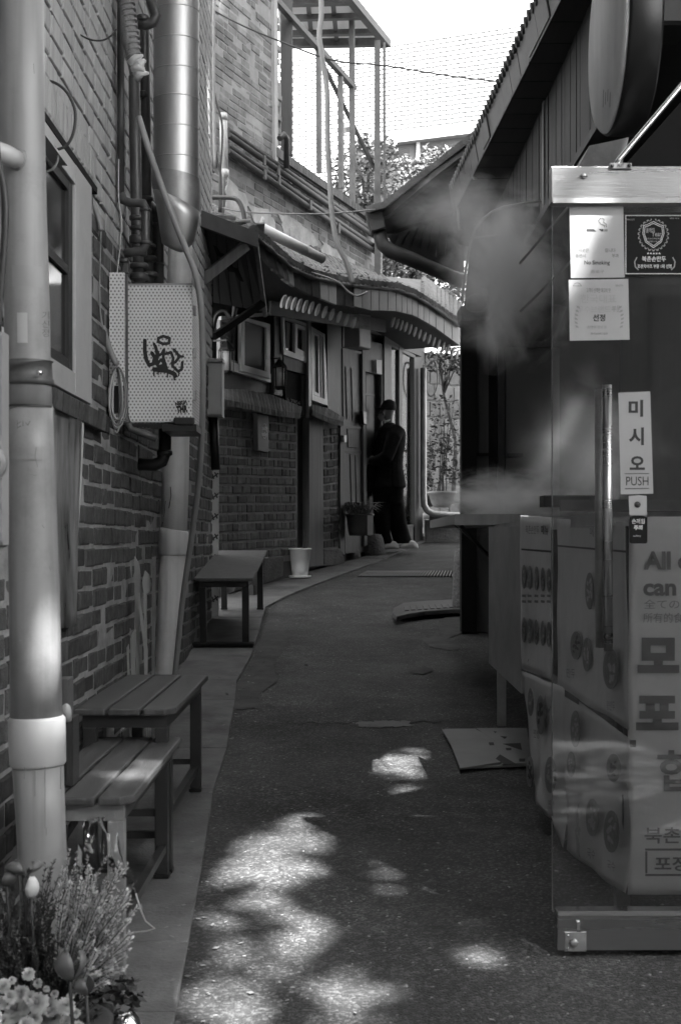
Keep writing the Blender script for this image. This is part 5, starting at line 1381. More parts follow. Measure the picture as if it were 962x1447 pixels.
def sheet(name, label, TL, TR, BR, BL, d, mat, wav=.008, cat='poster', nu=18, nv=22, pl=PP, seed=1, group=None):
    vs = []
    for j in range(nv+1):
        t = j/nv
        for i in range(nu+1):
            s = i/nu
            x = (TL[0]*(1-s)+TR[0]*s)*(1-t)+(BL[0]*(1-s)+BR[0]*s)*t; y = (TL[1]*(1-s)+TR[1]*s)*(1-t)+(BL[1]*(1-s)+BR[1]*s)*t
            p = pl.hit(x, y, d)
            p = p + pl.n*wav*(noise.noise(V((s*3, t*2.2, seed*3.1)))*1.6 + .4*math.sin(s*7+t*3+seed))*(.25+t)
            vs.append(p)
    mb = MB().add(vs, [(j*(nu+1)+i, j*(nu+1)+i+1, (j+1)*(nu+1)+i+1, (j+1)*(nu+1)+i) for j in range(nv) for i in range(nu)], True)
    o = mb.build(name, M[mat]); tag(o, label, cat, group); md = o.modifiers.new('thick', 'SOLIDIFY'); md.thickness = .0012; md.offset = -1
    return o
rd = random.Random(41)
M['dumpling'] = pm('printed_dumpling', 0.30, 0.45, var=.5, scale=90, bump=0.0)
s1 = sheet('poster_sheet', 'menu poster with two rows of small round dishes, outside the glass door', (735,728),(778,731),(778,961),(736,944), .004, 'poster', .006, seed=1)
s2 = sheet('poster_sheet', 'upper poster behind the glass door and its handles, top half of the stall side', (787,733),(883,738),(887,1032),(787,966), .004, 'poster', .008, seed=2)
s3 = sheet('poster_sheet', 'lower poster at the far corner of the stall, curling above the cardboard', (737,948),(797,972),(797,1198),(752,1110), .010, 'poster', .014, seed=3)
s4 = sheet('poster_sheet', 'lower poster with large bowls seen through the bottom of the glass door', (797,974),(888,1044),(886,1262),(797,1200), .008, 'poster', .012, seed=4)
def dish(sh_, x, y, rx, ry, d=.019):
    mb = MB(); c = PP.hit(x, y, d)
    v = [PP.hit(x+rx*math.cos(a), y+ry*math.sin(a), d) for a in [2*math.pi*k/20 for k in range(20)]]
    mb.prism(v, -PP.n*.0015); mb.build('dish_print', M['dish_rim'], sh_)
    v = [PP.hit(x+rx*.8*math.cos(a), y+ry*.82*math.sin(a), d+.0012) for a in [2*math.pi*k/20 for k in range(20)]]
    MB().prism(v, -PP.n*.0006).build('dish_print', M['food'], sh_)
    mb = MB(); n_ = 5 if rx < 5 else 11
    for k in range(n_):
        an = rd.uniform(0,6.28); q_ = rd.random()**.5*.6; cx, cy = x+rx*q_*math.cos(an), y+ry*q_*math.sin(an); w1, h1 = rx*rd.uniform(.14,.26), ry*rd.uniform(.08,.17); ro = rd.uniform(-.6,.6)
        mb.add([PP.hit(cx+w1*math.cos(a)+ro*w1*math.sin(a), cy+h1*math.sin(a), d+.0016+k*.00005) for a in [2*math.pi*i_/8 for i_ in range(8)]], [tuple(range(8))])
    mb.build('food_print', M['dumpling' if rd.random() < .7 else 'ink'], sh_)
for k, x in enumerate((739.5,747.5,757,766,774.5)):
    dish(s1, x, 815+k*1.2, 3.0, 17, .012); dish(s1, x, 890+k*1.6, 3.2, 18, .012)
    for yy in (840, 848): MB().slab(PP, [(x-2.5,yy),(x+2.5,yy+.5),(x+2.5,yy+4),(x-2.5,yy+3.5)], .012, .001).build('caption_print', M['ink_mid'], s1)
for x, y, rx, ry in ((832,835,6,26),(813,912,8,20),(828,925,6,24)): dish(s2, x, y, rx, ry)
dish(s2, 862, 945, 11, 29)
MB().slab(PP, [(736,775),(778,778),(778,781),(736,777.5)], .013, .001).build('rule_print', M['ink'], s1)
MB().slab(PP, [(787,770),(883,778),(883,781),(787,772.5)], .02, .001).build('rule_print', M['ink'], s2)
letters('menu_print', '메뉴', PP, ((764,742),(774,743),(774,756),(764,755)), .013, M['ink'], s1, .03)
letters('menu_print', '북촌손만두', PP, ((742,742),(761,743),(761,755),(742,754)), .013, M['ink_mid'], s1)
for x, y, t_ in ((800,944,'만두'),(856,990,'왕만두'),(833,745,'메뉴')): letters('menu_print', t_, PP, ((x,y),(x+12,y+1),(x+12,y+15),(x,y+13)), .021, M['ink_mid'], s2)
for x, y, rx, ry in ((749,992,4,20),(763,1010,6,28),(748,1090,5,22),(777,1095,8,26)): dish(s3, x, y, rx, ry, .034)
MB().slab(PP, [(797,974),(817,988),(817,996),(797,984)], .03, .001).build('title_print', M['ink'], s4)
for x, y, rx, ry in ((812,1030,7,26),(806,1080,6,18),(836,1155,9,27),(863,1175,11,30),(866,1085,10,20)): dish(s4, x, y, rx, ry, .031)
for x, y in ((834,1198),(862,1215)): letters('menu_print', '국수', PP, ((x-5,y),(x+6,y+3),(x+6,y+17),(x-5,y+14)), .031, M['ink_mid'], s4)
for x, y in ((757,1030),(778,1130)): letters('menu_print', '찐빵', PP, ((x-4,y),(x+5,y+2),(x+5,y+14),(x-4,y+12)), .034, M['ink_mid'], s3)
YB = 4.05; bp_ = front(YB)
bn = sheet('banner', 'large pale takeaway banner with big Korean letters and English words behind the glass door', (888,730),(1130,730),(1130,1264),(886,1264), 0, 'banner', .002, 'banner', 30, 30, bp_, 6)
def L_(t, x0, y0, x1, y1, m='ink_mid', b=.0): letters('banner_print', t, bp_, (x0,y0,x1,y1), .011, M[m], bn, b)
L_('All', 909,779,947,805,'ink_mid',.035); L_('of our', 957,779,1030,805,'ink_mid',.035); L_('can be', 908,817,1000,842,'ink_mid',.035)
L_('全てのメ', 909,847,976,860,'ink_soft'); L_('所有的食品', 908,866,978,880,'ink_soft')
L_('모', 900,901,959,951,'ink_mid',.06); L_('든', 975,901,1030,951,'ink_mid',.06); L_('포', 898,983,958,1032,'ink_mid',.06); L_('장', 975,981,1030,1034,'ink_mid',.06)
L_('합', 928,1060,988,1118,'ink_mid',.018); L_('북촌손만두', 910,1169,1040,1192,'ink_mid',.014); L_('포장전문', 924,1210,1024,1231,'ink_mid',.02)
for q in ((911,1199,1050,1202),(911,1235,1050,1238),(911,1203,914,1234)):
    MB().rect(bp_, *q, .011, .001).build('frame_print', M['ink_mid'], bn)
MB().rect(front(4.07), 880, 745, 886, 1262, 0, .02).build('banner_pole', M['dark_pipe'], bn)
tag(MB().rect(front(4.0), 888, 1046, 898, 1056, 0, .01).build('clip', M['black']), 'small black clip on the left edge of the banner', 'clip')

# ================================================================= GLASS DOOR
YG = 3.94; gp = front(YG)
gd = empty('glass_door', at(870,1343,YG), 'open frameless glass door with steel rails and tube handles facing the camera', 'door')
MB().box((at(780.5,0,YG).x, YG, at(0,1289,YG).z), (at(1140,0,YG).x, YG+.010, at(0,285,YG).z)).build('glass_panel', M['glass'], gd)
MB().box((at(779.5,0,YG).x, YG-.001, at(0,1288,YG).z), (at(780.4,0,YG).x, YG+.011, at(0,286,YG).z)).build('glass_edge', M['dark_pipe'], gd)
hd_ = MB().rect(gp, 778.5, 235, 1140, 286, .018, .046).build('top_rail', M['steel'], gd, bevel=.002)
MB().rect(gp, 781, 279.5, 1140, 286.5, .021, .05).build('rail_lip', M['tin_dull'], hd_)
MB().lathe(gp.hit(824,249,.019), [(.0075,0),(.0075,.003),(.006,.004)], 16, axis=(0,-1,0)).build('screw', M['tin_dull'], hd_)
MB().rect(gp, 818.5, 248.3, 829.5, 249.8, .0235, .001).build('screw_slot', M['black'], hd_)
hp_ = MB().rect(gp, 861, 230, 892, 238, .028, .012, .002).build('hinge_plate', M['box_grey'], hd_)
for x in (864.5, 888.5): MB().lathe(gp.hit(x,234,.0285), [(.005,0),(.005,.002)], 12, axis=(0,-1,0)).build('screw', M['black'], hd_)
letters('plate_print', 'AUT', gp, (871,231,881,236), .0295, M['ink'], hd_, .03)
br_ = MB().rect(gp, 787, 1288, 1140, 1343, .018, .046).build('bottom_rail', M['steel'], gd, bevel=.002)
MB().rect(gp, 788, 1287.4, 1140, 1294, .021, .052).build('rail_lip', M['chrome'], br_)
MB().rect(gp, 797, 1317, 828, 1345, .022, .006, .002).build('lock_plate', M['tin_dull'], br_)
MB().lathe(gp.hit(810,1332,.023), [(.012,0),(.012,.005),(.008,.008)], 8, axis=(0,-1,0)).build('lock_bolt', M['tin_dull'], br_)
MB().rect(gp, 814, 1301, 820, 1318, .024, .008, .003).build('latch', M['chrome'], br_)
for x, y in ((802,1322),(802,1340)): MB().lathe(gp.hit(x,y,.0225), [(.003,0),(.003,.002)], 8, axis=(0,-1,0)).build('screw', M['chrome'], br_)
h1 = MB().tube([gp.hit(857,544,.055), gp.hit(859,920,.055)], .0128, 20).build('handle', M['steel'], gd)
for y in (600, 860): MB().tube([gp.hit(857,y,.05), gp.hit(857,y,.002)], .006, 10).build('handle_stud', M['steel'], h1)
h2 = MB().tube([gp.hit(846,550,-.065), gp.hit(847,915,-.065)], .0128, 20).build('handle', M['tin_dull'], gd)
def sticker(name, label, pts, mat, cat='sticker', th=.0006, d=.0012):
    return tag(MB().slab(gp, pts, d, th).build(name, M[mat]), label, cat)
D2 = .0020
ns_ = sticker('no_smoking_sign', 'white no smoking sign, uppermost white sheet on the glass door', [(804,292),(880,291),(882,392),(806,393)], 'paper', 'sign')
MB().slab(gp, [(828,323.5),(838,323.5),(842,327),(828,327)], D2, .0003).build('cigarette_print', M['ink'], ns_)
MB().slab(gp, [(845.5,323.5),(852,323.5),(852,327),(849,327)], D2, .0003).build('cigarette_print', M['ink'], ns_)
for x in (853.5, 856): MB().rect(gp, x, 323.5, x+1.2, 327, D2, .0003).build('cigarette_print', M['ink'], ns_)
strokes('smoke_print', [[(853.5,321),(853.5,318.5),(848,316.5),(845,312),(847,309),(849,308.5)],[(856,321),(856,317),(852,314),(853,310.5),(850,308)]], gp, D2, .0013, M['ink'], ns_)
for t_, x0, y0, x1, y1, m_ in (('이곳은',816.5,351,831.5,356.5,'ink_mid'),('됩니다',854,351,869,356.5,'ink_mid'),('흡연시',812,358.6,827,364,'ink_mid'),('부과',864,358.6,873.5,364,'ink_mid'),('No Smoking',825,368,861,375.5,'ink'),('종로구',834,381.5,853,386,'ink_soft')):
    letters('sign_print', t_, gp, (x0,y0,x1,y1), D2, M[m_], ns_, .01)
aw_ = sticker('award_sticker', 'black award sticker with a white crest, right of the no smoking sign', [(883,305),(975,305),(975,390),(883,390)], 'paper_black')
for q in ((883,304.2,975,305),(883,386.2,975,387.2),(883.2,305,884,387)): MB().rect(gp, *q, D2, .0003).build('border_print', M['ink_white'], aw_)
sc = (922.5, 332)
shield = [(-14,-13),(-8,-15),(0,-19),(8,-15),(14,-13),(15,-2),(11,10),(0,18),(-11,10),(-15,-2),(-14,-13)]
strokes('crest_print', [[(sc[0]+a, sc[1]+b) for a, b in shield], [(sc[0]+a*.86, sc[1]+b*.86) for a, b in shield]], gp, D2, .0014, M['ink_white'], aw_)
mb = MB()
for k in range(22):
    a = math.pi*(-.42 + 1.84*k/21) ; x = sc[0]+math.cos(a)*18.5; y = sc[1]+math.sin(a)*19.5
    if -2.4 < (a % 6.283)-math.pi*1.5 < .0 and False: continue
    for s_ in (-1, 1):
        b = a + s_*.7; mb.add([gp.hit(x,y,D2+k*1e-6), gp.hit(x+math.cos(b)*3.6-.8*math.sin(b), y+math.sin(b)*3.6+.8*math.cos(b), D2+k*1e-6), gp.hit(x+math.cos(b)*4.6, y+math.sin(b)*4.6, D2+k*1e-6), gp.hit(x+math.cos(b)*3.6+.8*math.sin(b), y+math.sin(b)*3.6-.8*math.cos(b), D2+k*1e-6)], [(0,1,2,3)])
mb.build('leaf_print', M['box_grey'], aw_)
for t_, x0, y0, x1, y1 in (('올해의',912,322,924,329),('Year',920,327,934,334),('한국소비자만족도',911,336,934,338.5),('브랜드대상',914,340,931,342.5),('★★★★★',913,356.5,933,359.5),('북촌손만두',906.5,362,940,369.5),('프랜차이즈 부문 1위 선정',900,373.5,948,379),('북촌손만두',884.5,309,896,311.5),('대상 수상',946,307.5,959,309.5)):
    letters('sticker_print', t_, gp, (x0,y0,x1,y1), D2, M['ink_white' if y0 > 350 else 'box_grey'], aw_, .01)
strokes('laurel_print', [[(899,364),(896,370),(897,377),(901,381)],[(950,364),(953,370),(952,377),(948,381)]], gp, D2, .003, M['box_grey'], aw_)
ce = sticker('certificate_sheet', 'white certificate with a bold Korean word, directly below the no smoking sign', [(803,395.5),(887,394),(889,480),(804.5,481.5)], 'paper', 'certificate')
for t_, q, m_, b_ in (('선정',(837,444,854.5,454),'ink',.02),('고객이 선택한 최고의 맛',(828,407,862,413.5),'ink_mid',0),('한국대표',(820,416,870,428),'ink_faint',.0),('우수브랜드',(815,432,862,442),'ink_faint',0),('부문',(864,432,876,441),'ink_soft',.0),('손만두 전문점',(829,460,856,464),'ink_soft',0),('한국브랜드협회',(834,470,858,473),'ink_mid',0),('북촌손만두',(869,402,880,405),'ink_mid',0)):
    letters('certificate_print', t_, gp, q, D2, M[m_], ce, b_)
strokes('emblem_print', [[(809,404),(811,401),(815,399.5),(819,401),(821,404),(809,404)]], gp, D2, .0012, M['ink_mid'], ce)
mb = MB()
for s_ in (-1, 1):
    for k in range(6):
        x = 846+s_*(27+3*math.sin(k*.5)); y = 436+k*5.5; mb.add([gp.hit(x,y,D2), gp.hit(x+s_*4,y-1,D2), gp.hit(x+s_*5,y-4,D2), gp.hit(x+s_*1.5,y-3,D2)], [(0,1,2,3)])
mb.build('laurel_print', M['ink_soft'], ce)
pu = sticker('push_sign', 'tall white push sign with three large Korean letters beside the door handle', [(873,555),(918,553),(922.5,697.5),(876.5,698.5)], 'paper', 'sign')
for t_, q in (('미',(887.5,565,908,589)),('시',(888,604,909,629)),('오',(889,644.5,910.5,664))): letters('sign_print', t_, gp, q, D2, M['ink'], pu, .035)
letters('sign_print', 'PUSH', gp, (884,673.5,915.5,686), D2, M['ink'], pu)
for y in (669, 690): MB().slab(gp, [(882,y),(916.5,y-.3),(916.5,y+.6),(882,y+.9)], D2, .0003).build('rule_print', M['ink'], pu)
fl = sticker('finger_warning_label', 'small two-part label under the push sign, white above and black below', [(887.5,701),(901,699.5),(913,701),(913.5,728),(888.5,728)], 'paper', 'label')
MB().slab(gp, [(889,731),(895,728.5),(907,728.5),(914,731),(914,766),(912,768),(891,768),(889,766)], .0018, .0005).build('black_part', M['paper_black'], fl)
MB().lathe(gp.hit(900,713,.0014), [(.0088,0),(.0088,.0008)], 20, axis=(0,-1,0)).build('icon_print', M['ink'], fl)
letters('label_print', '손끼임', gp, (892,733,910,740), .0024, M['ink_white'], fl, .015); letters('label_print', '주의', gp, (895,742,907,749), .0024, M['ink_white'], fl, .04)
letters('label_print', 'safety', gp, (894,756,905,759), .0024, M['ink_white'], fl)

# ================================================================= PERSON
pe = empty('person', at(560,778,15.75), 'person in black suit, dark cap and face mask standing at the doorway', 'person')
YPn = 15.75
def rg(px, py, hw, hd, dy=0.0, n=20, fwd=(0,0)):
    c = at(px, py, YPn) + V((fwd[0], dy+fwd[1], 0)); w = hw/F*YPn
    return [c + V((math.cos(a)*w, math.sin(a)*hd, 0)) for a in [2*math.pi*k/n for k in range(n)]]
def limb(mb, pts, rs, seg=14): mb.tube([at(p[0], p[1], YPn+p[2]) for p in pts], rs, seg)
body = MB()
# head: skull, nose, ear, neck, torso core, limbs and hands, fused by the voxel remesh into one surface
body.loft([rg(550,601,6,.055),rg(549,594,5.5,.055),rg(547,592,7.5,.07),rg(546,587,9.2,.085),rg(547,580,10.2,.092),rg(548,573,9.5,.085),rg(549,567,6,.06),rg(549,565.5,2,.02)])
body.tube([at(537.5,583,YPn-.01), at(535.2,586,YPn-.01), at(537.5,588,YPn-.01)], [.01,.016,.012], 8)
body.tube([at(542,580,YPn-.085), at(541.4,584,YPn-.092), at(542.4,588,YPn-.085)], [.012,.015,.008], 8)
body.loft([rg(550,600,6,.055),rg(551,606,14,.12),rg(552,620,17,.14),rg(550,650,16,.13),rg(548,690,17,.13)])
near_arm = [(556,612,-.17),(548,640,-.23),(530,650,-.2),(521,652,-.17)]
far_arm = [(545,612,.17),(534,634,.18),(521,640,.12),(516,641,.1)]
for arm in (near_arm, far_arm):
    limb(body, arm, [.06,.05,.035,.03], 12)
    hx, hy, hz_ = arm[-1]
    limb(body, [(hx,hy,hz_),(hx-4,hy+.5,hz_),(hx-7,hy+1.5,hz_)], [.028,.040,.034], 10)
    for k, ln in enumerate((6.5,8,7.5,5.5)):
        limb(body, [(hx-6,hy+1,hz_-.03+k*.02),(hx-6-ln*.55,hy+1.5,hz_-.03+k*.021),(hx-6-ln,hy+4,hz_-.03+k*.021)], [.0105,.010,.008], 7)
    limb(body, [(hx-2,hy-2,hz_-.02),(hx-5,hy-4,hz_-.03),(hx-8,hy-3.5,hz_-.03)], [.013,.012,.009], 7)
limb(body, [(543,690,-.08),(541,735,-.06),(547,768,-.05)], [.08,.06,.045]); limb(body, [(555,690,.08),(564,735,.08),(572,767,.08)], [.08,.06,.045])
bo = body.build('body', M['skin'], pe); rm = bo.modifiers.new('one_surface', 'REMESH'); rm.mode = 'VOXEL'; rm.voxel_size = .0085; rm.use_smooth_shade = True
def cloth(name, mb, mat, vox=.012):
    o = mb.build(name, M[mat], pe); m_ = o.modifiers.new('one_surface', 'REMESH'); m_.mode = 'VOXEL'; m_.voxel_size = vox; m_.use_smooth_shade = True
    return o
jk = MB()
jk.loft([rg(550,598,7,.07),rg(551,602,12,.12),rg(553,606,18,.19),rg(553,613,20.5,.21),rg(552,628,20.5,.20),rg(550,645,19.5,.19),rg(549,660,20,.19),rg(549,675,23,.20),rg(548,689,26,.215)])
limb(jk, [(562,607,-.13),(556,618,-.22),(547,645,-.27),(533,651,-.22),(523,652,-.18)], [.075,.085,.075,.062,.05])
limb(jk, [(548,608,.15),(541,620,.2),(533,636,.18),(522,640,.12)], [.07,.08,.07,.05])
jk.loft([rg(524,652,5,.1,-.05),rg(523,665,7,.11,-.05),rg(522,685,8,.11,-.03),rg(522,695,6,.1,-.03)])
jo = cloth('jacket', jk, 'suit')
MB().slab(front(YPn-.23), [(553,640),(554.2,640),(555,688),(553.6,688)], 0, .01).build('back_vent', M['suit_lower'], jo)
tp = MB()
tp.loft([rg(548,684,22,.19),rg(548,700,22,.18),rg(548,712,20,.16)])
tp.loft([rg(539,700,12.5,.13,-.05),rg(539,735,12,.12,-.05),rg(541,755,10.5,.11,-.05),rg(546,768,9.5,.11,-.05)])
tp.loft([rg(557,700,13,.13,.06),rg(561,735,13,.12,.06),rg(566,755,13,.12,.06),rg(570,768,13.5,.13,.06)])
cloth('trousers', tp, 'suit_lower')
cp = MB(); cp.loft([rg(548,580,11.2,.103),rg(548.6,574,11.0,.10),rg(549.5,568,8.5,.08),rg(549.5,565,4.5,.045),rg(549.5,564.2,1,.01)])
cp.loft([rg(541,579,11,.09),rg(540,577.5,11,.085),rg(540.5,576.5,9,.07)])
cloth('cap', cp, 'hair', .008)
mk = MB(); mk.loft([rg(540,585,5.0,.075,.0),rg(539,589,5.4,.075,.0),rg(541,594,4.6,.06,.0)])
mo = cloth('face_mask', mk, 'mask', .008)
MB().tube([at(541,581,YPn-.1), at(543,586,YPn-.108), at(541,592,YPn-.09)], .004, 6).build('ear_loop', M['mask'], mo)
MB().tube([at(540,594.5,YPn-.09), at(546,595.5,YPn-.11), at(551,593,YPn-.09)], [.008,.012,.006], 8).build('shirt_collar', M['ink_white'], pe)
def shoe(px, py, dy, w, sx):
    mb = MB(); rings = []
    for j in range(7):
        t = j/6; hw = (.035,.048,.050,.046,.052,.046,.022)[j]; h = (.05,.085,.09,.075,.058,.045,.03)[j]
        c = at(px, py, YPn) + V((sx*(.09 - t*.20), dy-.08*t, 0))
        rings.append([c + V((math.cos(a)*hw*.35, math.cos(a)*hw, max(0, math.sin(a))*h)) for a in [2*math.pi*k/12 for k in range(12)]])
    mb.loft(rings); o = mb.build('shoe', M['shoe'], pe)
shoe(551,776,-.07,0,1); shoe(578,775,.02,0,1)

# ================================================================= FLOWERS AT THE LOWER LEFT
YFl = 3.15
def petals(mb, c, r, n, tilt, rr, L=1.0, wd=.22, nrm=V((0,0,1))):
    u = nrm.orthogonal().normalized(); w = nrm.cross(u)
    for k in range(n):
        a = 2*math.pi*k/n + rr.uniform(-.1,.1); d = (u*math.cos(a)+w*math.sin(a)); s_ = d.cross(nrm)
        e = d*math.cos(tilt)+nrm*math.sin(tilt); l = r*L*rr.uniform(.85,1.1)
        p = c+e*l*.55; q = c+e*l+nrm*.15*l*rr.uniform(-1,1)
        mb.add([c+s_*l*.04, p+s_*l*wd*.5, q+s_*l*wd*.25, q-s_*l*wd*.25, p-s_*l*wd*.5, c-s_*l*.04], [(0,1,2,3,4,5)])
mm = empty('chrysanthemum', at(45,1560,YFl), 'bunch of pale chrysanthemums at the bottom left corner of the picture', 'flowers')
rr = random.Random(5)
heads = [(41,1377,9),(31,1404,12),(5,1394,11),(26,1428,19),(56,1419,15),(72,1424,14),(93,1423,13),(1,1418,10),(63,1444,14),(6,1446,13),(92,1446,11),(38,1450,12),(78,1405,6),(66,1398,5),(110,1452,9),(-8,1438,12),(16,1410,10),(44,1410,10),(14,1440,12),(50,1440,10),(80,1440,10),(108,1432,7),(100,1408,6),(18,1386,6),(55,1390,7)]
for x, y, r_ in heads:
    c = at(x, y, YFl-.05+rr.uniform(-.05,.05)); rad = r_/F*YFl; nn = V((rr.uniform(-.5,.5)-.1, -.75, .6+rr.uniform(-.2,.3))).normalized(); mb = MB()
    for lay_, (ti, sc_) in enumerate(((-.15,1.0),(.15,1.0),(.45,.98),(.75,.92),(1.0,.82),(1.25,.7),(1.45,.5))): petals(mb, c+nn*rad*.05*lay_, rad*sc_, 24-lay_*2, ti, rr, wd=.34, nrm=nn)
    mb.build('bloom', M['petal'], mm)
mb = MB()
for x, y, r_ in heads: a = at(x, y, YFl); mb.tube([at(45+(x-45)*.3, 1560, YFl+.05), a.lerp(at(45,1560,YFl+.05),.4)+V((0,.04,0)), a+V((0,.02,0))], .003, 5)
mb.build('stems', M['leaf_dark'], mm)
fast(leafcloud([(at(20,1440,YFl+.08),.12,(1,.6,.5)),(at(80,1440,YFl+.08),.10,(1,.6,.5))], 900, .014, rr), 'leaves', M['leaf_dark'], mm)
def sprays(t, base, tips, leafmat, stemmat, nl, ls, r0=.0016, bend=.03, start=.35):
    st = MB(); lf = MB()
    for (x, y, Y) in tips:
        e = at(x, y, Y); m_ = base.lerp(e,.55) + V((rr.uniform(-bend,bend), rr.uniform(-bend,bend), bend*1.2)); P = []
        for k in range(9):
            u = k/8; P.append(base*(1-u)**2 + m_*2*u*(1-u) + e*u*u)
        st.tube(P, [r0*(1.2-u/9) for u in range(9)], 4)
        for _ in range(nl):
            u = start + (1-start)*rr.random(); k = min(7, int(u*8)); p = P[k].lerp(P[k+1], u*8-k); d = (P[k+1]-P[k]).normalized()
            o_ = V((rr.gauss(0,1), rr.gauss(0,1), rr.gauss(0,1))).normalized(); q = (o_ - d*o_.dot(d)).normalized()
            sz = ls*rr.uniform(.6,1.3)*(1.15-u*.35); s_ = q.cross(d)
            tip = p + (q*.75+d*.65)*sz
            lf.add([p, p.lerp(tip,.5)+s_*sz*.22, tip, p.lerp(tip,.5)-s_*sz*.22], [(0,1,2,3)])
    st.build('stems', M[stemmat], t); fast(lf, 'sprigs', M[leafmat], t)
he = empty('heather_plant', at(90,1480,3.2), 'bushy heather with pale feathery tips spreading towards the bench leg', 'plant')
tips = [(108,1205,3.2),(118,1222,3.25),(130,1228,3.2),(140,1235,3.25),(150,1212,3.3),(158,1228,3.3),(98,1200,3.25),(90,1225,3.2),(126,1250,3.2),(146,1262,3.2),(160,1268,3.15),(180,1272,3.15),(186,1268,3.1),(196,1280,3.1),(172,1300,3.15),(186,1325,3.1),(184,1300,3.1),(178,1352,3.1),(150,1340,3.1),(152,1388,3.1),(140,1300,3.15),(160,1318,3.12),(120,1280,3.1),(100,1262,3.15),(132,1330,3.1),(165,1290,3.2),(142,1375,3.05),(110,1300,3.1),(86,1250,3.15),(152,1246,3.25),(168,1330,3.1),(124,1210,3.3)]
tips += [(rr.uniform(100,190), rr.uniform(1215,1370), rr.uniform(3.05,3.2)) for _ in range(46)]
sprays(he, at(85,1440,3.2), tips, 'heather', 'leaf_dark', 150, .0105)
hd2 = empty('dark_shrub', at(30,1480,3.3), 'dark needle-leaved shrub in the corner, left of the pale heather', 'plant')
tips = [(rr.uniform(-30,110), rr.uniform(1215,1370), rr.uniform(3.15,3.4)) for _ in range(95)]
sprays(hd2, at(40,1450,3.3), tips, 'leaf_dark', 'leaf_dark', 80, .013, start=.2)
tips = [(rr.uniform(-20,170), rr.uniform(1290,1400), rr.uniform(3.1,3.3)) for _ in range(60)]
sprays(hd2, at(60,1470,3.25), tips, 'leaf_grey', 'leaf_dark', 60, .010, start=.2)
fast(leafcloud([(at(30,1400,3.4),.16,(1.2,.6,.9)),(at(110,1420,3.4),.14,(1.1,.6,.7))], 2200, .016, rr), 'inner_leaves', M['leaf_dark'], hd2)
def tulip(label, c, h, w, n, ang, mat='petal_grey', name='tulip'):
    t = empty(name, c, label, 'flower')
    for k in range(n):
        a = ang + 2*math.pi*k/max(n,1); d = V((math.cos(a), math.sin(a)*.6-.3, 0)); sd = V((-d.y, d.x, 0)).normalized() if d.length > .1 else V((1,0,0))
        rows_ = []
        for j in range(7):
            u = j/6; ww = w*math.sin(math.pi*min(1,(u*.86+.08)))**.7*.5; o_ = c + V((0,0,h*u)) + d*w*(.15+.55*math.sin(math.pi*u*.8))
            rows_.append([o_-sd*ww, o_-sd*ww*.5+d*w*.10, o_+d*w*.14, o_+sd*ww*.5+d*w*.10, o_+sd*ww])
        mb = MB(); vs = [p for r in rows_ for p in r]; mb.add(vs, [(j*5+i, j*5+i+1, (j+1)*5+i+1, (j+1)*5+i) for j in range(6) for i in range(4)], True)
        o = mb.build('petal', M[mat], t); o.modifiers.new('t', 'SOLIDIFY').thickness = .0012
    MB().tube([c+V((0,.02,-.22)), c+V((.004,.01,-.1)), c+V((0,0,.004))], .004, 8).build('stem', M['leaf_dark'], t)
    return t
tulip('tulip bud with pointed grey petals between the heather and the chrysanthemums', at(99,1383,3.02), .062, .045, 3, .3)
tulip('single rounded petal bloom low right of the pointed tulip bud', at(122,1404,3.02), .036, .036, 2, 1.2)
tulip('rounded bloom at the foot of the drain pipe, upper left of the flowers', at(33,1234,3.2), .030, .05, 3, .1)
tulip('pale oval petal bloom just in front of the drain pipe foot', at(44,1268,3.18), .050, .030, 1, -1.2, 'petal')
tulip('grey bloom at the left picture edge beside the sunlit one', at(10,1250,3.2), .034, .034, 3, 1.0)
# clear plastic wrap
mb = MB(); vs = []; 
for j in range(13):
    t = j/12; l = (118-30*t, 1158+150*t); r_ = (162+56*t**1.5, 1150+165*t)
    for i in range(11):
        s = i/10; x = l[0]*(1-s)+r_[0]*s; y = l[1]*(1-s)+r_[1]*s
        vs.append(at(x, y, 3.40) + V((0, noise.noise(V((s*4,t*4,2)))*.06, 0)))
mb.add(vs, [(j*11+i, j*11+i+1, (j+1)*11+i+1, (j+1)*11+i) for j in range(12) for i in range(10)], True)
wrp = tag(mb.build('plastic_wrap', M['film']), 'clear crumpled plastic wrap standing round the heather by the bench leg', 'wrap')
MB().tube([at(192,1262,3.40), at(200,1288,3.4), at(206,1302,3.4), at(219,1312,3.4), at(207,1316,3.4), at(188,1318,3.4)], .0022, 6).build('rim', M['pvc_white'], wrp)
bwl = empty('steel_bowl', at(176,1460,3.35), 'upturned shiny steel bowl at the bottom edge under the bench leg', 'bowl')
c = at(175,1452,3.36)
MB().lathe(c, [(.046,0),(.045,.008),(.038,.022),(.028,.034),(.020,.040),(.012,.040)], 36).build('shell', M['chrome'], bwl)
MB().lathe(c, [(.046,-.004),(.048,0),(.046,.003)], 36).build('rim', M['chrome'], bwl)
MB().lathe(at(60,1500,3.2), [(.12,-.02),(.15,.05),(.16,.09),(.15,.09)], 28).build('basket', M['pot_dark'], hd2)

# ================================================================= OVERHEAD TREE: its crown shades the alley and lets the dapples through
ct_ = empty('overhanging_tree', (3.2,-2.5,gz(-2.5)), 'large tree leaning over the alley, its shade dappling the asphalt', 'tree')
MB().tube([(3.2,-2.5,-.3),(3.0,-2.3,2.5),(2.8,-1.9,5),(3.2,-1.5,7.8)], [.3,.26,.22,.12], 12).build('trunk', M['bark'], ct_)
mb = MB(); rr = random.Random(31)
for k in range(5):
    e = V((rr.uniform(2.6,5), rr.uniform(-3,6), rr.uniform(7.9,8.9))); s_ = V((2.4,-1.6,5)); mb.tube([s_, s_.lerp(e,.5)+V((0,0,.9)), e], [.10,.05,.015], 6)
mb.build('limbs', M['bark'], ct_)
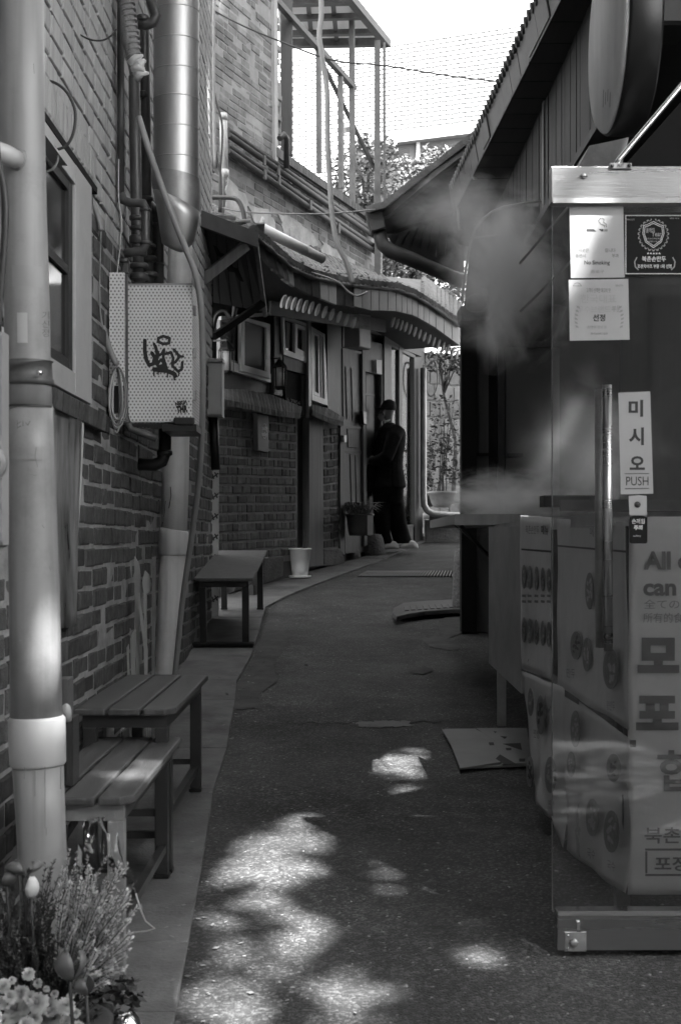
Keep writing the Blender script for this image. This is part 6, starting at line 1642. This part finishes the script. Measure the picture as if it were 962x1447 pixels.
# openings: (survey x, y, half width, half height in pixels, share of leaves left)
gaps = [(590,1079,52,15,.03),(392,1206,52,38,.12),(356,1250,32,28,.15),(450,1166,36,12,.35),(600,1128,36,14,.3),(684,1155,38,20,.08),(575,1236,40,16,.6),
        (398,1325,50,28,.1),(345,1380,36,40,.12),(320,1425,40,36,.08),(340,1300,34,16,.2),(500,1412,40,28,.3),(720,1330,66,26,.25),(780,1275,22,22,.25),(765,1342,30,22,.3)]
ell = []
for x, y, rx, ry, kp in gaps:
    c = G(x, y); a = G(x+rx, y); t = G(x, y-ry); ell.append((c, abs(a.x-c.x)+.07, abs(t.y-c.y)+.12, kp))
for x, y, Y, r_ in ((79,905,3.44,.085),(83,940,3.44,.09),(86,975,3.44,.085),(79,870,3.44,.06),(200,1065,3.9,.11),(225,1058,4.1,.09),(190,1090,3.8,.09),(420,350,11.5,.35),(310,300,10.8,.35),(812,910,4.5,.09),(836,1075,4.3,.13),(860,1075,4.2,.10)):
    c = at(x, y, Y); ell.append((c, r_, r_, .05))
def keepleaf(q):
    for c, ax, ay, kp in ell:
        t = (q.z-c.z)/SUN.z; dx = q.x-SUN.x*t-c.x; dy = q.y-SUN.y*t-c.y
        if (dx/ax)**2+(dy/ay)**2 < 1.0: return rr.random() < kp*.35
    return True
LEAVES = 74000
mb = MB(); vs = []; fs = []
for _ in range(LEAVES):
    q = V((rr.uniform(-.2,4.6), rr.uniform(-3.8,8.0), rr.uniform(7.9,9.1)))
    if not keepleaf(q): continue
    a = V((rr.gauss(0,1), rr.gauss(0,1), rr.gauss(0,.45))).normalized(); b = a.orthogonal().normalized(); b.rotate(Matrix.Rotation(rr.uniform(-.9,.9), 3, a)); b = V((b.x,b.y,b.z*.4)).normalized()
    s_ = rr.uniform(.045,.085); i = len(vs); vs += [q+a*s_*1.3, q+b*s_*.75, q-a*s_*1.1, q-b*s_*.75]; fs.append((i,i+1,i+2,i+3))
for _ in range(15000):
    q = V((rr.uniform(-4.5,6.5), rr.uniform(-11.5,4.2), rr.uniform(8.0,9.6)))
    if not keepleaf(q): continue
    a = V((rr.gauss(0,1), rr.gauss(0,1), rr.gauss(0,.35))).normalized(); b = a.orthogonal().normalized(); b = V((b.x,b.y,b.z*.4)).normalized()
    s_ = rr.uniform(.07,.13); i = len(vs); vs += [q+a*s_*1.3, q+b*s_*.75, q-a*s_*1.1, q-b*s_*.75]; fs.append((i,i+1,i+2,i+3))
mb.v = [tuple(v) for v in vs]; mb.f = fs
tag(fast(mb, 'crown', M['leaf_dark'], ct_), kind='stuff')

# ================================================================= THE ALLEY BEHIND THE CAMERA (it closes the view in the glass and shades the near ground)
hb2 = empty('house_down_the_alley', (0,-13,-1), 'plain house closing the alley behind the camera', 'house')
MB().box((-9,-14,-2),(9,-12.5,8.5)).build('wall', M['brick_up'], hb2)
for x in (-6,-3.4,-.8,1.8,4.4): MB().box((x,-12.52,3.5),(x+1.1,-12.45,5)).build('window', M['glass_dark'], hb2)
hr2 = empty('shop_across', (4.5,-4,-1), 'low shop on the right behind the camera', 'shop')
MB().box((4.2,-12.3,-2),(7.5,2.9,3.4)).build('wall', M['brick_up'], hr2)

# ================================================================= STEAM
def steam(name, c, r, dens, scale, seed, thr=.45):
    me = bpy.data.meshes.new(name); bm = bmesh.new(); bmesh.ops.create_cube(bm, size=2); bm.to_mesh(me); bm.free()
    me.materials.append(steammat(name, dens, scale, seed, thr))
    o = bpy.data.objects.new(name, me); COL.objects.link(o); o.location = c; o.scale = r; tag(o, kind='stuff'); return o
steam('steam', at(712,385,7.6), (.42,.45,.55), 13.0, 1.9, 1, .45)
steam('steam', at(650,295,8.6), (.55,.5,.30), 3.2, 2.4, 4, .47)
steam('steam', at(715,708,7.4), (.50,.4,.22), 11.0, 3.0, 7, .50)
steam('steam', at(830,640,4.9), (.34,.30,.34), 2.6, 1.9, 9, .47)
